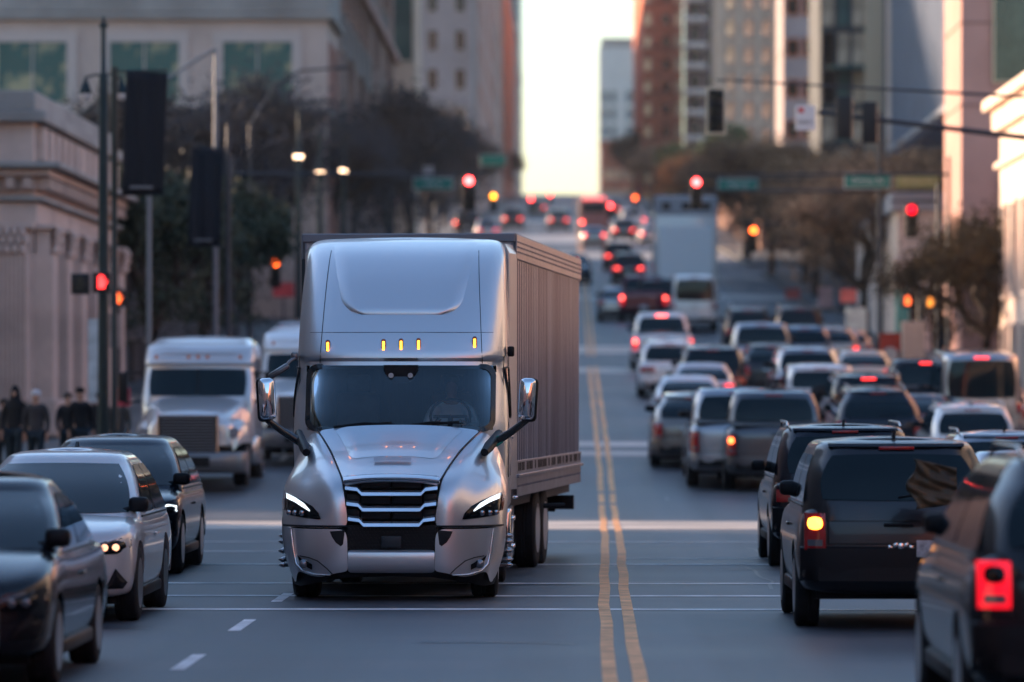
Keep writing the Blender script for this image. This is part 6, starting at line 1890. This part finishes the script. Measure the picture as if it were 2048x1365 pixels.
# ------------------------------------------------------------------ pedestrians
def person(x, Y, h, rz, label, coat, trousers, hat=None, stride=.2, arm=.1, hood=False, z=None, robe=False, hold=0):
    k = h / 1.75
    T = empty("person", (x, Y, (zr(Y) + .15) if z is None else z), rz, label=label, cat="person")
    J = {"pel": (0, 0, .95, .15, .12), "belly": (0, 0, 1.12, .145, .11), "chest": (0, 0, 1.32, .17, .12), "neck0": (0, 0, 1.45, .08), "neck": (0, -.01, 1.52, .055), "head0": (0, -.02, 1.57, .065, .07), "head1": (0, -.02, 1.65, .078, .095), "head2": (0, 0, 1.72, .065, .08), "nose": (0, -.118, 1.635, .014)}
    E = [("pel", "belly"), ("belly", "chest"), ("chest", "neck0"), ("neck0", "neck"), ("neck", "head0"), ("head0", "head1"), ("head1", "head2"), ("head1", "nose")]
    for s, n in ((-1, "l"), (1, "r")):
        J["sh" + n] = (s * .19, 0, 1.40, .07); J["el" + n] = (s * .25, s * arm * .5 + .02, 1.12, .048)
        J["wr" + n] = (s * .24, -.06 + s * arm - (.25 * hold), .88 + .25 * hold, .032); J["ha" + n] = (s * .24, -.09 + s * arm - (.3 * hold), .80 + .28 * hold, .036, .022)
        st = s * stride
        J["hip" + n] = (s * .09, 0, .88, .10); J["kn" + n] = (s * .10, -st * .6 - .03, .50, .065); J["an" + n] = (s * .10, -st + (.06 if st < 0 else 0), .09, .045); J["toe" + n] = (s * .11, -st - .14, .045, .042, .035)
        E += [("neck0", "sh" + n), ("sh" + n, "el" + n), ("el" + n, "wr" + n), ("wr" + n, "ha" + n), ("pel", "hip" + n), ("hip" + n, "kn" + n), ("kn" + n, "an" + n), ("an" + n, "toe" + n)]
        for q, (dx, ln) in enumerate(((-.018, .07), (-.006, .085), (.006, .08), (.018, .065))):
            hx, hy, hz = J["ha" + n][:3]; J["f%d%s" % (q, n)] = (hx + dx, hy - .02, hz - ln - .02, .009); E.append(("ha" + n, "f%d%s" % (q, n)))
        J["th" + n] = (J["ha" + n][0] - s * .03, J["ha" + n][1] - .04, J["ha" + n][2] - .03, .01); E.append(("ha" + n, "th" + n))
    sc = lambda v: (v[0] * k, v[1] * k, v[2] * k, v[3] * k, (v[4] if len(v) > 4 else v[3]) * k)
    skinned("body", {a: sc(b) for a, b in J.items()}, E, SKIN, T, 1)
    def cloth(nm, names, f, m_, extra=()):
        K = {a: sc(J[a][:3] + (J[a][3] * f, (J[a][4] if len(J[a]) > 4 else J[a][3]) * f)) for a in names}
        ee = [e for e in E if e[0] in K and e[1] in K]
        for a, b, par in extra: K[a] = sc(b); ee.append((par, a))
        skinned(nm, K, ee, m_, T, 1)
    cm = mat("cloth_" + coat[0], coat[1], .9, var=.2, bump=.3, bscale=8); tm = mat("cloth_" + trousers[0], trousers[1], .9, var=.2)
    cloth("coat", ["belly", "pel", "chest", "neck0", "shl", "shr", "ell", "elr", "wrl", "wrr"], 1.25, cm, [("hem", (0, 0, .72 if not robe else .45, .19, .16), "pel")])
    cloth("trousers", ["pel", "hipl", "hipr", "knl", "knr", "anl", "anr"], 1.22, tm)
    if hood: MB().lathe([(.02, .16), (.06, .13), (.105, .04), (.115, -.05), (.13, -.14), (.16, -.2)][::-1], (0, .015, 1.67 * k), 14).build("hood", cm, T, smooth=60)
    elif hat: MB().lathe([(.105, .0), (.108, .03), (.095, .09), (.05, .12), (.01, .125)], (0, -.01, 1.675 * k), 14).build("knit_hat", mat("hat_" + hat[0], hat[1], .95), T, smooth=60)
    else: MB().lathe([(.06, -.07), (.098, -.02), (.1, .03), (.075, .08), (.01, .105)], (0, .01, 1.685 * k), 14).build("hair", mat("dark_hair", (.02, .015, .012), .7), T, smooth=60)
    return T
BC = ("black", (.010, .011, .014)); GC = ("dark_grey", (.035, .035, .04)); BJ = ("dark_jeans", (.012, .022, .032)); KH = ("khaki_grey", (.06, .055, .05))
tag(MB().box((-15.2, 100.5, .28), (9.4, 20.8, .56), .02).box((-10.35, 100.5, .2), (.5, 20.8, .4), .02).build("terrace_steps", PAVE), kind="structure")
PX = [(30, 765, 96, 1.85, "person in a black pointed hood, leftmost by the courthouse", BC, BJ, None, True), (72, 776, 95, 1.78, "person in a grey coat and pale knit cap", GC, BJ, ("pale", (.42, .42, .46)), False),
      (136, 766, 103, 1.74, "bareheaded person in black behind the bulky one", BC, BJ, None, False), (160, 762, 98, 1.84, "bulky person in a black coat and dark cap", BC, BJ, ("black", (.01, .01, .012)), False),
      (200, 768, 101, 1.76, "person in black with dark hair leaning right of the bulky one", BC, BJ, None, False), (238, 772, 104, 1.7, "person in khaki grey beside the parked white truck", KH, BJ, None, False), (8, 800, 97, 1.6, "person in khaki cut by the left edge", KH, BJ, None, False)]
for i, (px, py, Y, h, lab, c, t, hat, hd) in enumerate(PX):
    person(xat(px, Y), Y, h, R(-8 + 11 * (i % 4)), lab, c, t, hat, stride=.16 + .05 * (i % 3), arm=.08 * (-1) ** i, hood=hd, z=.56)
person(xat(1890, 158), 158, 1.78, R(-10), "person in a black coat on the right sidewalk beside the tan cabinet", BC, BJ, None, stride=.1)
person(xat(1925, 170), 170, 1.72, R(20), "person in dark grey farther along the right sidewalk", GC, BJ, None, stride=.18)
for o in bpy.data.objects:
    if "_b" in o: del o["_b"]
# air over the whole street
hz = MB().box((0, 1150, 66), (1404, 2904, 138)).build("haze", None)
tag(hz, kind="stuff")
hm = bpy.data.materials.new("haze"); hm.use_nodes = True
hm.node_tree.nodes.clear()
_o = hm.node_tree.nodes.new("ShaderNodeOutputMaterial"); _v = hm.node_tree.nodes.new("ShaderNodeVolumePrincipled")
_v.inputs["Color"].default_value = (.93, .94, .97, 1); _v.inputs["Density"].default_value = .00010; _v.inputs["Anisotropy"].default_value = .4
hm.node_tree.links.new(_v.outputs[0], _o.inputs["Volume"])
hz.data.materials.append(hm)
